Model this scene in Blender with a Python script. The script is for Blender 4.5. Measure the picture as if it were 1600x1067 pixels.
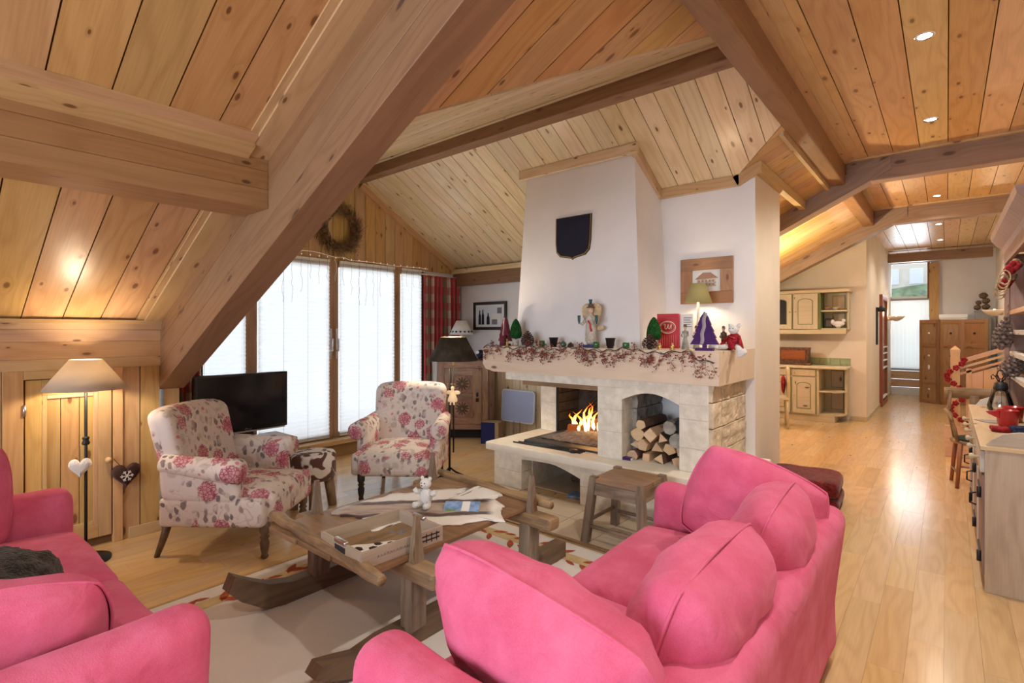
import bpy, bmesh, math, random
from mathutils import Vector, Matrix, noise
random.seed(7)
PI = math.pi
for o in list(bpy.data.objects): bpy.data.objects.remove(o)
S = bpy.context.scene
COL = S.collection
# ---------------------------------------------------------------- camera
cam = bpy.data.cameras.new('camera'); camo = bpy.data.objects.new('camera', cam); COL.objects.link(camo)
camo.location = (0, 0, 1.45); camo.rotation_euler = (PI/2, 0, math.radians(40))
cam.sensor_fit = 'HORIZONTAL'; cam.sensor_width = 36; cam.lens = 36*810/1600; cam.shift_y = -16.5/1600; cam.clip_start = .05
S.camera = camo
CY = S.cycles
CY.max_bounces = 5; CY.diffuse_bounces = 3; CY.glossy_bounces = 2; CY.transmission_bounces = 3; CY.transparent_max_bounces = 6
CY.use_adaptive_sampling = True; CY.adaptive_threshold = .035; CY.caustics_reflective = False; CY.caustics_refractive = False; CY.sample_clamp_indirect = 6
# ---------------------------------------------------------------- view and world
S.view_settings.view_transform = 'Standard'; S.view_settings.look = 'None'; S.view_settings.gamma = 1
S.view_settings.use_curve_mapping = False; S.view_settings.exposure = 0.42
W = bpy.data.worlds.new('overcast_sky'); S.world = W; W.use_nodes = True
W.node_tree.nodes['Background'].inputs[0].default_value = (.80, .88, 1, 1)
W.node_tree.nodes['Background'].inputs[1].default_value = 1.3
def area(name, loc, rot, sx, sy, power, col):
    l = bpy.data.lights.new(name, 'AREA'); l.shape = 'RECTANGLE'; l.size = sx; l.size_y = sy; l.energy = power; l.color = col
    o = bpy.data.objects.new(name, l); COL.objects.link(o); o.location = loc; o.rotation_euler = rot
    return o
def point(name, loc, power, col, r=.03):
    l = bpy.data.lights.new(name, 'POINT'); l.energy = power; l.color = col; l.shadow_soft_size = r
    o = bpy.data.objects.new(name, l); COL.objects.link(o); o.location = loc
    return o
def spot(name, loc, power, col, ang=2.2, r=.04):
    l = bpy.data.lights.new(name, 'SPOT'); l.energy = power; l.color = col; l.shadow_soft_size = r; l.spot_size = ang; l.spot_blend = .6
    o = bpy.data.objects.new(name, l); COL.objects.link(o); o.location = loc
    return o
WARM = (1, .78, .52); DAY = (.86, .92, 1)
area('daylight_dormer', (-6.0, 3.2, 1.4), (0, -PI/2, 0), 2.4, 3.4, 92, DAY)          # outside the dormer windows
area('fill_rear', (-1.6, -3.9, 1.5), (PI/2, 0, 0), 4.4, 2.2, 225, (.90, .94, 1))   # unseen fill added behind the viewpoint, outside an invented window
area('daylight_corridor', (-.65, 15.6, 1.6), (-PI/2, 0, 0), .7, 2.6, 48, DAY)        # outside the corridor window
# ---------------------------------------------------------------- mesh builder
def tag(o, label=None, cat=None, group=None, kind=None):
    if label: o['label'] = label
    if cat: o['category'] = cat
    if group: o['group'] = group
    if kind: o['kind'] = kind
    return o
def empty(name, loc=(0, 0, 0), rz=0, label=None, cat=None, group=None, kind=None):
    o = bpy.data.objects.new(name, None); COL.objects.link(o); o.location = loc; o.rotation_euler = (0, 0, rz)
    o.empty_display_size = .05
    return tag(o, label, cat, group, kind)
def T(x, y, z): return Matrix.Translation((x, y, z))
def RX(a): return Matrix.Rotation(a, 4, 'X')
def RY(a): return Matrix.Rotation(a, 4, 'Y')
def RZ(a): return Matrix.Rotation(a, 4, 'Z')
def align(p0, p1):
    d = Vector(p1)-Vector(p0)
    return Matrix.Translation(p0) @ d.to_track_quat('Z', 'Y').to_matrix().to_4x4(), d.length
class MB:
    def __init__(s): s.v = []; s.f = []; s.uv = []; s.sm = []
    def add(s, vs, fs, M=None, grain=0, smooth=False, disp=None):
        vs = [Vector(p) for p in vs]
        mn = [min(p[k] for p in vs) for k in range(3)]
        ou, ov = 20*random.randint(0, 60)+1.0, 20*random.randint(0, 60)+1.0
        b = len(s.v)
        oth = [k for k in range(3) if k != grain]
        for f in fs:
            n = Vector((0, 0, 0)); L = len(f)
            for i in range(L):
                a, c = vs[f[i]], vs[f[(i+1) % L]]
                n += Vector(((a.y-c.y)*(a.z+c.z), (a.z-c.z)*(a.x+c.x), (a.x-c.x)*(a.y+c.y)))
            ax = max(range(3), key=lambda k: abs(n[k]))
            if ax == grain: s.uv.append([((vs[i][oth[0]]-mn[oth[0]])*.5+ou, vs[i][oth[1]]-mn[oth[1]]+ov) for i in f])
            else:
                t = [k for k in oth if k != ax][0]
                s.uv.append([(vs[i][grain]-mn[grain]+ou, vs[i][t]-mn[t]+ov+.37*ax) for i in f])
            s.f.append(tuple(b+i for i in f)); s.sm.append(smooth)
        if disp: vs = [Vector(disp(p)) for p in vs]
        s.v += [tuple(M @ p) for p in vs] if M is not None else [tuple(p) for p in vs]
        return s
    def box(s, lo, hi, M=None, grain=None, bev=0):
        if grain is None: grain = max(range(3), key=lambda k: hi[k]-lo[k])
        x0, y0, z0 = lo; x1, y1, z1 = hi
        if bev: return s.rbox(lo, hi, bev, M=M, grain=grain, seg=1, smooth=False)
        vs = [(x0, y0, z0), (x1, y0, z0), (x1, y1, z0), (x0, y1, z0), (x0, y0, z1), (x1, y0, z1), (x1, y1, z1), (x0, y1, z1)]
        return s.add(vs, [(0, 3, 2, 1), (4, 5, 6, 7), (0, 1, 5, 4), (1, 2, 6, 5), (2, 3, 7, 6), (3, 0, 4, 7)], M, grain)
    def rbox(s, lo, hi, r, M=None, grain=0, seg=3, mid=1, smooth=True, disp=None):
        r = min(r, *[(hi[k]-lo[k])/2*.999 for k in range(3)])
        A = []
        for k in range(3):
            a = [lo[k]+r*(1-math.cos(PI/2*i/seg)) if seg > 1 else (lo[k] if i == 0 else lo[k]+r) for i in range(seg+1)]
            m = [lo[k]+r+(hi[k]-lo[k]-2*r)*i/mid for i in range(1, mid)]
            c = [hi[k]+lo[k]-x for x in reversed(a)]
            A.append(a+m+c)
        idx = {}; vs = []
        def V(i, j, k):
            key = (i, j, k)
            if key not in idx:
                p = Vector((A[0][i], A[1][j], A[2][k]))
                c = Vector([min(max(p[q], lo[q]+r), hi[q]-r) for q in range(3)]); d = p-c
                if d.length > 1e-9: p = c+d.normalized()*r
                idx[key] = len(vs); vs.append(p)
            return idx[key]
        n = [len(a)-1 for a in A]; fs = []
        for i in range(n[0]):
            for j in range(n[1]):
                fs.append((V(i, j, 0), V(i, j+1, 0), V(i+1, j+1, 0), V(i+1, j, 0))); fs.append((V(i, j, n[2]), V(i+1, j, n[2]), V(i+1, j+1, n[2]), V(i, j+1, n[2])))
        for i in range(n[0]):
            for k in range(n[2]):
                fs.append((V(i, 0, k), V(i+1, 0, k), V(i+1, 0, k+1), V(i, 0, k+1))); fs.append((V(i, n[1], k), V(i, n[1], k+1), V(i+1, n[1], k+1), V(i+1, n[1], k)))
        for j in range(n[1]):
            for k in range(n[2]):
                fs.append((V(0, j, k), V(0, j, k+1), V(0, j+1, k+1), V(0, j+1, k))); fs.append((V(n[0], j, k), V(n[0], j+1, k), V(n[0], j+1, k+1), V(n[0], j, k+1)))
        return s.add(vs, fs, M, grain, smooth, disp)
    def lathe(s, prof, n=16, M=None, smooth=True, grain=2, cap=True, sx=1, sy=1):
        vs = []; fs = []
        for r, z in prof:
            for i in range(n):
                a = 2*PI*i/n; vs.append((r*math.cos(a)*sx, r*math.sin(a)*sy, z))
        for k in range(len(prof)-1):
            for i in range(n): fs.append((k*n+i, k*n+(i+1) % n, (k+1)*n+(i+1) % n, (k+1)*n+i))
        if cap:
            if prof[0][0] > 1e-4: fs.append(tuple(range(n-1, -1, -1)))
            if prof[-1][0] > 1e-4: fs.append(tuple((len(prof)-1)*n+i for i in range(n)))
        return s.add(vs, fs, M, grain, smooth)
    def cyl(s, p0, p1, r0, r1=None, n=12, smooth=True):
        M, L = align(p0, p1); r1 = r0 if r1 is None else r1
        return s.lathe([(r0, 0), (r1, L)], n, M, smooth)
    def tube(s, pts, r, n=8, closed=False, smooth=True):
        pts = [Vector(p) for p in pts]; N = len(pts); vs = []; fs = []
        rr = r if isinstance(r, (list, tuple)) else [r]*N
        up = Vector((.13, .27, 1)).normalized()
        for i, p in enumerate(pts):
            a = pts[(i-1) % N] if closed or i > 0 else p; b = pts[(i+1) % N] if closed or i < N-1 else p
            d = (b-a).normalized(); x = d.cross(up)
            if x.length < .05: x = d.cross(Vector((1, 0, 0)))
            x.normalize(); y = d.cross(x)
            for k in range(n):
                t = 2*PI*k/n; vs.append(p+(x*math.cos(t)+y*math.sin(t))*rr[i])
        for i in range(N if closed else N-1):
            for k in range(n):
                j = (i+1) % N; fs.append((i*n+k, i*n+(k+1) % n, j*n+(k+1) % n, j*n+k))
        if not closed: fs += [tuple(range(n-1, -1, -1)), tuple((N-1)*n+k for k in range(n))]
        sp = [max(p[k] for p in pts)-min(p[k] for p in pts) for k in range(3)]
        return s.add(vs, fs, None, sp.index(max(sp)), smooth)
    def prism(s, poly, z0, z1, M=None, grain=0, inset=0):
        n = len(poly)
        vs = [(x, y, z0) for x, y in poly]+[(x, y, z1) for x, y in poly]
        fs = [tuple(range(n-1, -1, -1)), tuple(range(n, 2*n))]+[(i, (i+1) % n, n+(i+1) % n, n+i) for i in range(n)]
        return s.add(vs, fs, M, grain)
    def ell(s, c, r, nu=14, nv=8, M=None, disp=None):
        vs = [(0, 0, -1)]; fs = []
        for j in range(1, nv):
            b = -PI/2+PI*j/nv
            for i in range(nu): a = 2*PI*i/nu; vs.append((math.cos(a)*math.cos(b), math.sin(a)*math.cos(b), math.sin(b)))
        vs.append((0, 0, 1))
        for i in range(nu):
            fs.append((0, 1+(i+1) % nu, 1+i)); fs.append((len(vs)-1, 1+(nv-2)*nu+i, 1+(nv-2)*nu+(i+1) % nu))
            for j in range(nv-2): fs.append((1+j*nu+i, 1+j*nu+(i+1) % nu, 1+(j+1)*nu+(i+1) % nu, 1+(j+1)*nu+i))
        if not isinstance(r, (list, tuple)): r = (r, r, r)
        vs = [(c[0]+p[0]*r[0], c[1]+p[1]*r[1], c[2]+p[2]*r[2]) for p in vs]
        return s.add(vs, fs, M, 2, True, disp)
    def grid(s, fn, nu, nv, M=None, closed_u=False, smooth=True, grain=0):
        vs = [fn(i/nu, j/nv) for j in range(nv+1) for i in range(nu+(0 if closed_u else 1))]
        w = nu if closed_u else nu+1
        fs = [(j*w+i, j*w+(i+1) % w, (j+1)*w+(i+1) % w, (j+1)*w+i) for j in range(nv) for i in range(nu)]
        return s.add(vs, fs, M, grain, smooth)
    def build(s, name, mat, parent=None, loc=None, rot=None, M=None, label=None, cat=None, group=None, kind=None, solid=0, flat_uv=None):
        me = bpy.data.meshes.new(name); me.from_pydata(s.v, [], s.f)
        uv = me.uv_layers.new(name='UVMap'); k = 0
        dat = [0.0]*(2*len(me.loops))
        for f in s.uv:
            for q in f: dat[2*k] = q[0]; dat[2*k+1] = q[1]; k += 1
        uv.data.foreach_set('uv', dat)
        me.polygons.foreach_set('use_smooth', s.sm)
        bm = bmesh.new(); bm.from_mesh(me); bmesh.ops.recalc_face_normals(bm, faces=bm.faces); bm.to_mesh(me); bm.free()
        me.materials.append(MAT[mat] if isinstance(mat, str) else mat)
        o = bpy.data.objects.new(name, me); COL.objects.link(o)
        if parent: o.parent = parent
        if M is not None: o.matrix_local = M
        if loc is not None: o.location = loc
        if rot is not None: o.rotation_euler = rot
        if solid:
            m = o.modifiers.new('thickness', 'SOLIDIFY'); m.thickness = solid; m.offset = 0
        return tag(o, label, cat, group, kind)
def copy_tree(o, parent=None):
    c = o.copy(); COL.objects.link(c); c.parent = parent
    for ch in o.children: copy_tree(ch, c)
    return c
def nz(p, sc, amp, seed=0): return amp*noise.noise(Vector(p)*sc+Vector((seed, seed*1.7, seed*.3)))
# ---------------------------------------------------------------- materials
MAT = {}
class NT:
    def __init__(s, name, rough=.5, spec=.5):
        m = bpy.data.materials.new(name); m.use_nodes = True; s.m = m; s.t = m.node_tree; s.n = s.t.nodes
        s.b = s.n['Principled BSDF']; s.b.inputs['Roughness'].default_value = rough; s.b.inputs['Specular IOR Level'].default_value = spec
        MAT[name] = m
    def N(s, typ, **kw):
        n = s.n.new('ShaderNode'+typ)
        for k, v in kw.items():
            if k.startswith('i_'):
                key = k[2:]; key = int(key) if key.isdigit() else key.replace('_', ' ')
                if hasattr(v, 'is_output') or isinstance(v, bpy.types.NodeSocket): s.t.links.new(v, n.inputs[key])
                else: n.inputs[key].default_value = v
            else: setattr(n, k, v)
        return n
    def L(s, a, b): s.t.links.new(a, b)
    def math(s, op, a, b=0.0, c=None, clamp=False):
        n = s.n.new('ShaderNodeMath'); n.operation = op; n.use_clamp = clamp
        for i, v in enumerate((a, b) if c is None else (a, b, c)):
            if isinstance(v, bpy.types.NodeSocket): s.L(v, n.inputs[i])
            else: n.inputs[i].default_value = v
        return n.outputs[0]
    def vmath(s, op, a, b=(0, 0, 0)):
        n = s.n.new('ShaderNodeVectorMath'); n.operation = op
        for i, v in enumerate((a, b)):
            if isinstance(v, bpy.types.NodeSocket): s.L(v, n.inputs[i])
            else: n.inputs[i].default_value = v
        return n.outputs[0]
    def mix(s, f, a, b, mode='MIX'):
        n = s.n.new('ShaderNodeMix'); n.data_type = 'RGBA'; n.blend_type = mode
        for k, v in ((0, f), (6, a), (7, b)):
            if isinstance(v, bpy.types.NodeSocket): s.L(v, n.inputs[k])
            else: n.inputs[k].default_value = (*v, 1) if isinstance(v, (tuple, list)) and len(v) == 3 else v
        return n.outputs[2]
    def ramp(s, f, stops, interp='LINEAR'):
        n = s.n.new('ShaderNodeValToRGB'); n.color_ramp.interpolation = interp; e = n.color_ramp.elements
        while len(e) < len(stops): e.new(.5)
        for i, (p, c) in enumerate(stops): e[i].position = p; e[i].color = (*c, 1) if len(c) == 3 else c
        s.L(f, n.inputs[0]); return n.outputs[0]
    def smooth(s, x, lo, hi):
        n = s.n.new('ShaderNodeMapRange'); n.interpolation_type = 'SMOOTHSTEP'
        s.L(x, n.inputs[0]); n.inputs[1].default_value = lo; n.inputs[2].default_value = hi; return n.outputs[0]
    def col(s, c): s.L(c, s.b.inputs['Base Color']) if isinstance(c, bpy.types.NodeSocket) else setattr(s.b.inputs['Base Color'], 'default_value', (*c, 1))
    def bump(s, h, strength=.3, dist=.01):
        n = s.N('Bump', i_Strength=strength, i_Distance=dist); s.L(h, n.inputs['Height']); s.L(n.outputs[0], s.b.inputs['Normal'])
    def noise(s, vec, scale, detail=3, rough=.5, dist=0, dim='3D'):
        n = s.N('TexNoise', noise_dimensions=dim); s.L(vec, n.inputs['Vector'])
        n.inputs['Scale'].default_value = scale; n.inputs['Detail'].default_value = detail; n.inputs['Roughness'].default_value = rough; n.inputs['Distortion'].default_value = dist
        return n.outputs[0]
    def vor(s, vec, scale, feat='F1', dim='3D', rnd=1):
        n = s.N('TexVoronoi', voronoi_dimensions=dim, feature=feat); s.L(vec, n.inputs['Vector']); n.inputs['Scale'].default_value = scale
        if 'Randomness' in n.inputs: n.inputs['Randomness'].default_value = rnd
        return n
    def uv(s): return s.N('TexCoord').outputs['UV']
    def obj(s): return s.N('TexCoord').outputs['Object']
    def scale(s, v, sc): return s.vmath('MULTIPLY', v, sc)
def wood(name, light, dark, knot=(.16, .07, .03), knots=.5, rough=.42, tint=.22, hue=.012, grain=1.0, spec=.4, knot_size=1.0, wear=0, bump=.12):
    t = NT(name, rough, spec); uv = t.uv()
    big = t.noise(t.scale(uv, (.55, 3.2, 1)), 2.0, 1, dim='2D')
    sep = t.N('SeparateXYZ'); t.L(uv, sep.inputs[0])
    # knots
    kv = t.vor(t.scale(uv, (2.6, 6.5, 1)), 1.0, dim='2D')
    sc = t.N('SeparateColor'); t.L(kv.outputs['Color'], sc.inputs[0])
    gate = t.math('GREATER_THAN', sc.outputs[0], 1-knots)
    sz = t.math('MULTIPLY_ADD', sc.outputs[1], .10*knot_size, .05*knot_size)
    kd = t.math('DIVIDE', kv.outputs['Distance'], sz)
    kn = t.math('MULTIPLY', t.math('SUBTRACT', 1.0, t.smooth(kd, .55, 1.15)), gate)
    halo = t.math('MULTIPLY', t.math('SUBTRACT', 1.0, t.smooth(kd, .8, 3.2)), gate)
    # rings: v plus noise, bent around knots
    ph = t.math('ADD', t.math('MULTIPLY', sep.outputs[1], 55*grain), t.math('MULTIPLY', big, 26*grain))
    ph = t.math('ADD', ph, t.math('MULTIPLY', halo, 5.0))
    ring = t.math('MULTIPLY_ADD', t.math('SINE', ph), .5, .5)
    ring = t.math('POWER', ring, 2.2)
    fine = t.noise(t.scale(uv, (4, 130, 1)), 1.0, 1.5, dim='2D')
    g = t.math('ADD', t.math('MULTIPLY', ring, .34), t.math('MULTIPLY', fine, .55))
    c = t.mix(g, light, dark)
    c = t.mix(t.math('MULTIPLY', halo, .35), c, dark)
    c = t.mix(t.math('MULTIPLY', kn, .88), c, knot)
    cell = t.vmath('FLOOR', t.scale(uv, (.05, .05, 0)))
    wn = t.N('TexWhiteNoise', noise_dimensions='2D'); t.L(cell, wn.inputs[0])
    hs = t.N('HueSaturation'); t.L(c, hs.inputs['Color'])
    s2 = t.N('SeparateColor'); t.L(wn.outputs['Color'], s2.inputs[0])
    t.L(t.math('MULTIPLY_ADD', s2.outputs[0], tint*2, 1-tint), hs.inputs['Value'])
    t.L(t.math('MULTIPLY_ADD', s2.outputs[1], hue*2, .5-hue), hs.inputs['Hue'])
    t.L(t.math('MULTIPLY_ADD', s2.outputs[2], .2, .92), hs.inputs['Saturation'])
    c = hs.outputs[0]
    if wear:
        w = t.smooth(t.noise(t.scale(uv, (1.5, 5, 1)), 2.2, 5, .65, dim='2D'), .46, .68)
        c = t.mix(t.math('MULTIPLY', w, wear), c, (.09, .065, .045))
    t.col(c)
    if bump > .22: t.bump(g, bump, .004)
    return t
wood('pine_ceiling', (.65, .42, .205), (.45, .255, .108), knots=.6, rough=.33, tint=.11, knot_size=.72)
wood('pine_pale_lit', (.80, .66, .46), (.60, .44, .26), knots=.66, rough=.26, tint=.08, knot_size=.65)  # pale pine, lightened further so its colour carries window light on the dormer slopes
wood('pine_wall', (.60, .38, .18), (.43, .25, .105), knots=.5, rough=.42, tint=.10, knot_size=.7)
wood('pine_knee', (.64, .43, .215), (.44, .265, .12), knots=.55, rough=.42, tint=.12, knot_size=.7)
wood('pine_trim', (.62, .43, .25), (.46, .29, .15), knots=.5, rough=.38, tint=.06, knot_size=.6)
wood('beam', (.31, .178, .10), (.20, .108, .058), knot=(.08, .04, .03), knots=.35, rough=.45, tint=.03, hue=.003, bump=.2, knot_size=.8)
wood('beam_tan', (.43, .265, .14), (.30, .175, .085), knot=(.1, .05, .03), knots=.4, rough=.42, tint=.03, hue=.004, bump=.1, knot_size=.6)
wood('beam_grey', (.33, .225, .165), (.20, .13, .09), knot=(.1, .05, .03), knots=.3, rough=.5, tint=.06, bump=.25)
wood('beam_dark', (.32, .18, .085), (.20, .10, .045), knots=.35, rough=.42, tint=.05)
wood('oak_floor', (.70, .49, .27), (.55, .36, .185), knots=.12, rough=.2, tint=.085, hue=.005, grain=1.3, spec=.5, knot_size=.5, bump=.03)
wood('old_grey', (.33, .25, .185), (.14, .098, .07), knots=.3, rough=.7, tint=.12, wear=.45, bump=.6)
wood('old_brown', (.36, .235, .135), (.18, .105, .058), knots=.3, rough=.5, tint=.1, wear=.35, bump=.45)
wood('old_dark', (.20, .13, .085), (.08, .05, .035), knots=.3, rough=.55, tint=.1, wear=.3, bump=.5)
wood('sled_tan', (.42, .285, .165), (.19, .12, .07), knots=.2, rough=.55, tint=.02, hue=.002, wear=.5, bump=.6)
wood('mantel_pine', (.78, .65, .51), (.69, .54, .40), knots=.03, rough=.5, tint=.03, bump=.06)
wood('cabinet_wood', (.50, .33, .245), (.31, .18, .125), knots=.5, rough=.55, tint=.12, wear=.35, bump=.35)
wood('whitewash', (.66, .64, .62), (.52, .47, .42), knot=(.25, .2, .16), knots=.4, rough=.6, tint=.06, wear=.1)
wood('cream_wood', (.60, .53, .38), (.50, .42, .28), knots=.15, rough=.45, tint=.04, bump=.05)
wood('dresser_wood', (.50, .42, .34), (.38, .30, .235), knots=.08, rough=.55, tint=.05, wear=.12)
wood('dresser_top', (.62, .46, .29), (.48, .33, .19), knots=.3, rough=.45, tint=.05)
wood('mauve_wood', (.36, .235, .21), (.24, .14, .12), knots=.3, rough=.5, tint=.06, wear=.2)
wood('frame_wood', (.42, .235, .11), (.28, .14, .06), knots=.4, rough=.5, tint=.12)
wood('redwood', (.33, .12, .055), (.22, .07, .03), knots=.2, rough=.4, tint=.05)
wood('window_wood', (.46, .29, .18), (.32, .18, .10), knots=.1, rough=.4, tint=.05)
wood('log_bark', (.20, .12, .085), (.10, .06, .045), knots=.1, rough=.9, tint=.3, wear=.4, bump=1)
wood('log_cut', (.78, .58, .38), (.60, .40, .235), knots=.1, rough=.8, tint=.16, bump=.3)
wood('stair_pine', (.68, .44, .27), (.54, .32, .18), knots=.2, rough=.45, tint=.05)
def plain(name, c, rough=.6, spec=.4, metal=0, var=0, vs=8, bump=0, bs=60, emit=None, es=0, sheen=0, coat=0):
    t = NT(name, rough, spec)
    if var:
        n = t.noise(t.obj(), vs, 4, .6)
        t.col(t.mix(t.smooth(n, .3, .7), tuple(x*(1-var) for x in c), tuple(min(1, x*(1+var)) for x in c)))
    else: t.col(c)
    t.b.inputs['Metallic'].default_value = metal
    if bump: t.bump(t.noise(t.obj(), bs, 4, .6), bump, .01)
    if emit: t.b.inputs['Emission Color'].default_value = (*emit, 1); t.b.inputs['Emission Strength'].default_value = es
    if sheen: t.b.inputs['Sheen Weight'].default_value = sheen; t.b.inputs['Sheen Roughness'].default_value = .4
    if coat: t.b.inputs['Coat Weight'].default_value = coat
    return t
plain('plaster', (.82, .80, .82), .9, .2, var=.03, vs=2, bump=.08, bs=9)
plain('plaster_warm', (.78, .70, .60), .9, .2, var=.04, vs=2, bump=.06, bs=9)
plain('groove', (.16, .08, .035), .9, .1)
plain('subfloor', (.36, .23, .115), .8, .2)
plain('limestone', (.82, .78, .69), .9, .2, var=.10, vs=14, bump=.55, bs=70)
plain('slab_stone', (.85, .81, .72), .75, .3, var=.05, vs=5, bump=.12, bs=60)
plain('rough_stone', (.68, .57, .43), .95, .15, var=.22, vs=9, bump=1.0, bs=35)
plain('grey_stone', (.36, .345, .31), .95, .15, var=.3, vs=9, bump=1.0, bs=35)
plain('tile', (.60, .50, .39), .5, .4, var=.08, vs=4, bump=.05, bs=30)
plain('grout', (.45, .40, .33), .9, .1)
plain('black_iron', (.018, .018, .02), .45, .4, var=.2, vs=20)
plain('iron_grate', (.075, .08, .09), .5, .5, metal=.4, var=.2, vs=20)
plain('soot', (.03, .032, .038), .8, .2, var=.4, vs=10, bump=.3, bs=30)
plain('ash', (.20, .20, .22), .95, .1, var=.3, vs=25, bump=.8, bs=60)
plain('char', (.035, .025, .022), .9, .2, var=.4, vs=30, bump=.8, bs=50, emit=(1, .18, .02), es=.25)
plain('black_plastic', (.012, .012, .016), .3, .5)
plain('tv_screen', (.006, .007, .014), .12, .5)
plain('silver', (.6, .6, .62), .3, .5, metal=1)
plain('chrome', (.75, .76, .8), .2, .5, metal=1)
plain('brass', (.6, .42, .2), .35, .5, metal=1)
plain('white_paint', (.78, .78, .78), .5)
plain('white_plush', (.86, .85, .84), 1, .1, bump=1, bs=120, sheen=.6)
plain('maroon_plush', (.16, .018, .020), 1, .1, var=.45, vs=30, bump=1, bs=60, sheen=.35)
plain('fur', (.045, .036, .032), 1, .1, var=.7, vs=14, bump=1, bs=90, sheen=.25)
plain('moss', (.018, .085, .022), 1, .1, var=.5, vs=60, bump=1, bs=120)
plain('pinecone', (.10, .055, .045), .8, .2, var=.4, vs=40)
plain('pinecone_pale', (.20, .145, .125), .8, .2, var=.4, vs=40)
plain('berry', (.24, .035, .036), .35, .5, var=.5, vs=30)
plain('twig', (.09, .06, .055), .9, .1, var=.3, vs=30)
plain('wreath_twig', (.25, .155, .09), .95, .1, var=.5, vs=30)
plain('black_pot', (.018, .015, .017), .3, .5)
plain('navy', (.012, .022, .14), .35, .4)
plain('blue_black', (.012, .014, .035), .6, .3, var=.2, vs=4)
plain('gold', (.55, .38, .12), .4, .5, metal=.8)
plain('purple_felt', (.075, .03, .15), .9, .1, bump=.4, bs=150, sheen=.2)
plain('grey_ribbon', (.36, .32, .38), .6, .3)
plain('maroon_felt', (.17, .035, .055), .9, .1, bump=.4, bs=150, sheen=.2)
plain('rose_felt', (.45, .30, .30), .9, .1)
plain('red_board', (.50, .012, .025), .5, .4)
plain('cream_ink', (.85, .72, .55), .6)
plain('paper', (.82, .82, .82), .7, .2)
plain('print_grey', (.22, .23, .26), .8, .1)
plain('print_dark', (.03, .032, .045), .8, .1)
plain('print_brown', (.42, .25, .18), .8, .1)
plain('print_blue', (.23, .36, .62), .7, .2, var=.35, vs=18)
plain('print_green', (.18, .38, .10), .7, .2, var=.2, vs=20)
plain('red_tartan', (.30, .02, .03), .9, .1, var=.55, vs=28)
plain('red_ribbon', (.55, .03, .05), .5, .3)
plain('red_gloss', (.45, .012, .022), .22, .5, coat=.4)
plain('red_petal', (.26, .014, .022), .8, .2, var=.4, vs=30)
plain('navy_cloth', (.03, .035, .09), .8, .1, var=.6, vs=45)
plain('skin_paint', (.72, .50, .38), .6)
plain('brown_paint', (.13, .08, .05), .6, var=.3, vs=40)
plain('grey_paint', (.34, .32, .29), .7, var=.35, vs=30)
plain('teal_paint', (.03, .11, .12), .45)
plain('blue_paint', (.03, .05, .22), .5)
plain('wing_paint', (.60, .45, .28), .7, var=.2, vs=20)
plain('robe_paint', (.55, .50, .44), .7, var=.3, vs=40)
plain('lavender_plastic', (.46, .54, .84), .45, .4)
plain('pale_blue_rim', (.70, .75, .86), .45, .4)
plain('cardboard', (.40, .29, .19), .8, .1)
plain('green_line', (.16, .20, .07), .6)
plain('counter', (.66, .58, .42), .35, .4, var=.06, vs=20)
plain('green_tile', (.30, .37, .22), .4, .4, var=.12, vs=20)
plain('dark_void', (.035, .035, .04), .7, .2)
plain('slate_panel', (.05, .048, .058), .7, .2, var=.1, vs=3)
plain('kitchen_box', (.11, .05, .025), .55, var=.6, vs=30)
plain('leather_brown', (.045, .018, .016), .6, .3, var=.2, vs=30)
plain('hearts_white', (.80, .78, .78), .8, .1)
plain('olive_shade', (.36, .31, .14), .8, .1, emit=(1, .75, .25), es=.03)
plain('white_shade', (.80, .79, .80), .8, .1)
plain('dark_shade', (.055, .045, .032), .85, .15, var=.35, vs=6)
plain('lamp_glow', (1, .9, .7), .5, emit=(1, .82, .6), es=6)
plain('bulb', (1, .9, .7), .5, emit=(1, .80, .52), es=14)
plain('downlight_glow', (1, 1, 1), .5, emit=(1, .93, .80), es=30)
plain('string_light', (.80, .62, .55), .6, emit=(1, .8, .7), es=.3)
plain('wire_dark', (.20, .16, .14), .7)
plain('angel_gold', (.75, .55, .35), .45, emit=(1, .75, .45), es=.25)
plain('sisal', (.45, .33, .20), .95, .1, var=.3, vs=60)
plain('dried_leaf', (.24, .15, .09), .95, .1, var=.4, vs=40)
plain('grey_box', (.30, .28, .27), .7)
plain('snow', (.85, .88, .92), .9, .1)
plain('hedge', (.18, .26, .16), 1, .1, var=.4, vs=6)
plain('outer_wall', (.78, .72, .62), .9, .1)
plain('seat_green', (.025, .05, .045), .8, .1)
plain('black_wood', (.02, .018, .018), .35, .5)
plain('dark_leg', (.12, .075, .045), .4, .5, var=.3, vs=20)
def glassy(name, c, alpha=.5, rough=.05):
    t = NT(name, rough, .5); out = t.n['Material Output']
    tr = t.N('BsdfTransparent'); gl = t.N('BsdfGlossy'); gl.inputs['Roughness'].default_value = rough
    tr.inputs[0].default_value = (*c, 1)
    fr = t.N('Fresnel'); fr.inputs[0].default_value = 1.5
    mx = t.N('MixShader'); f = t.math('MULTIPLY_ADD', fr.outputs[0], 1-alpha, alpha); t.L(f, mx.inputs[0])
    t.L(tr.outputs[0], mx.inputs[1]); t.L(gl.outputs[0], mx.inputs[2]); t.L(mx.outputs[0], out.inputs[0])
glassy('pane_glass', (.97, .98, .98), .03)
glassy('lantern_glass', (.97, .97, .98), .10)
plain('green_glass', (.012, .13, .03), .08, .5, coat=1)
plain('teal_glass', (.008, .12, .10), .1, .5, coat=1)
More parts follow.
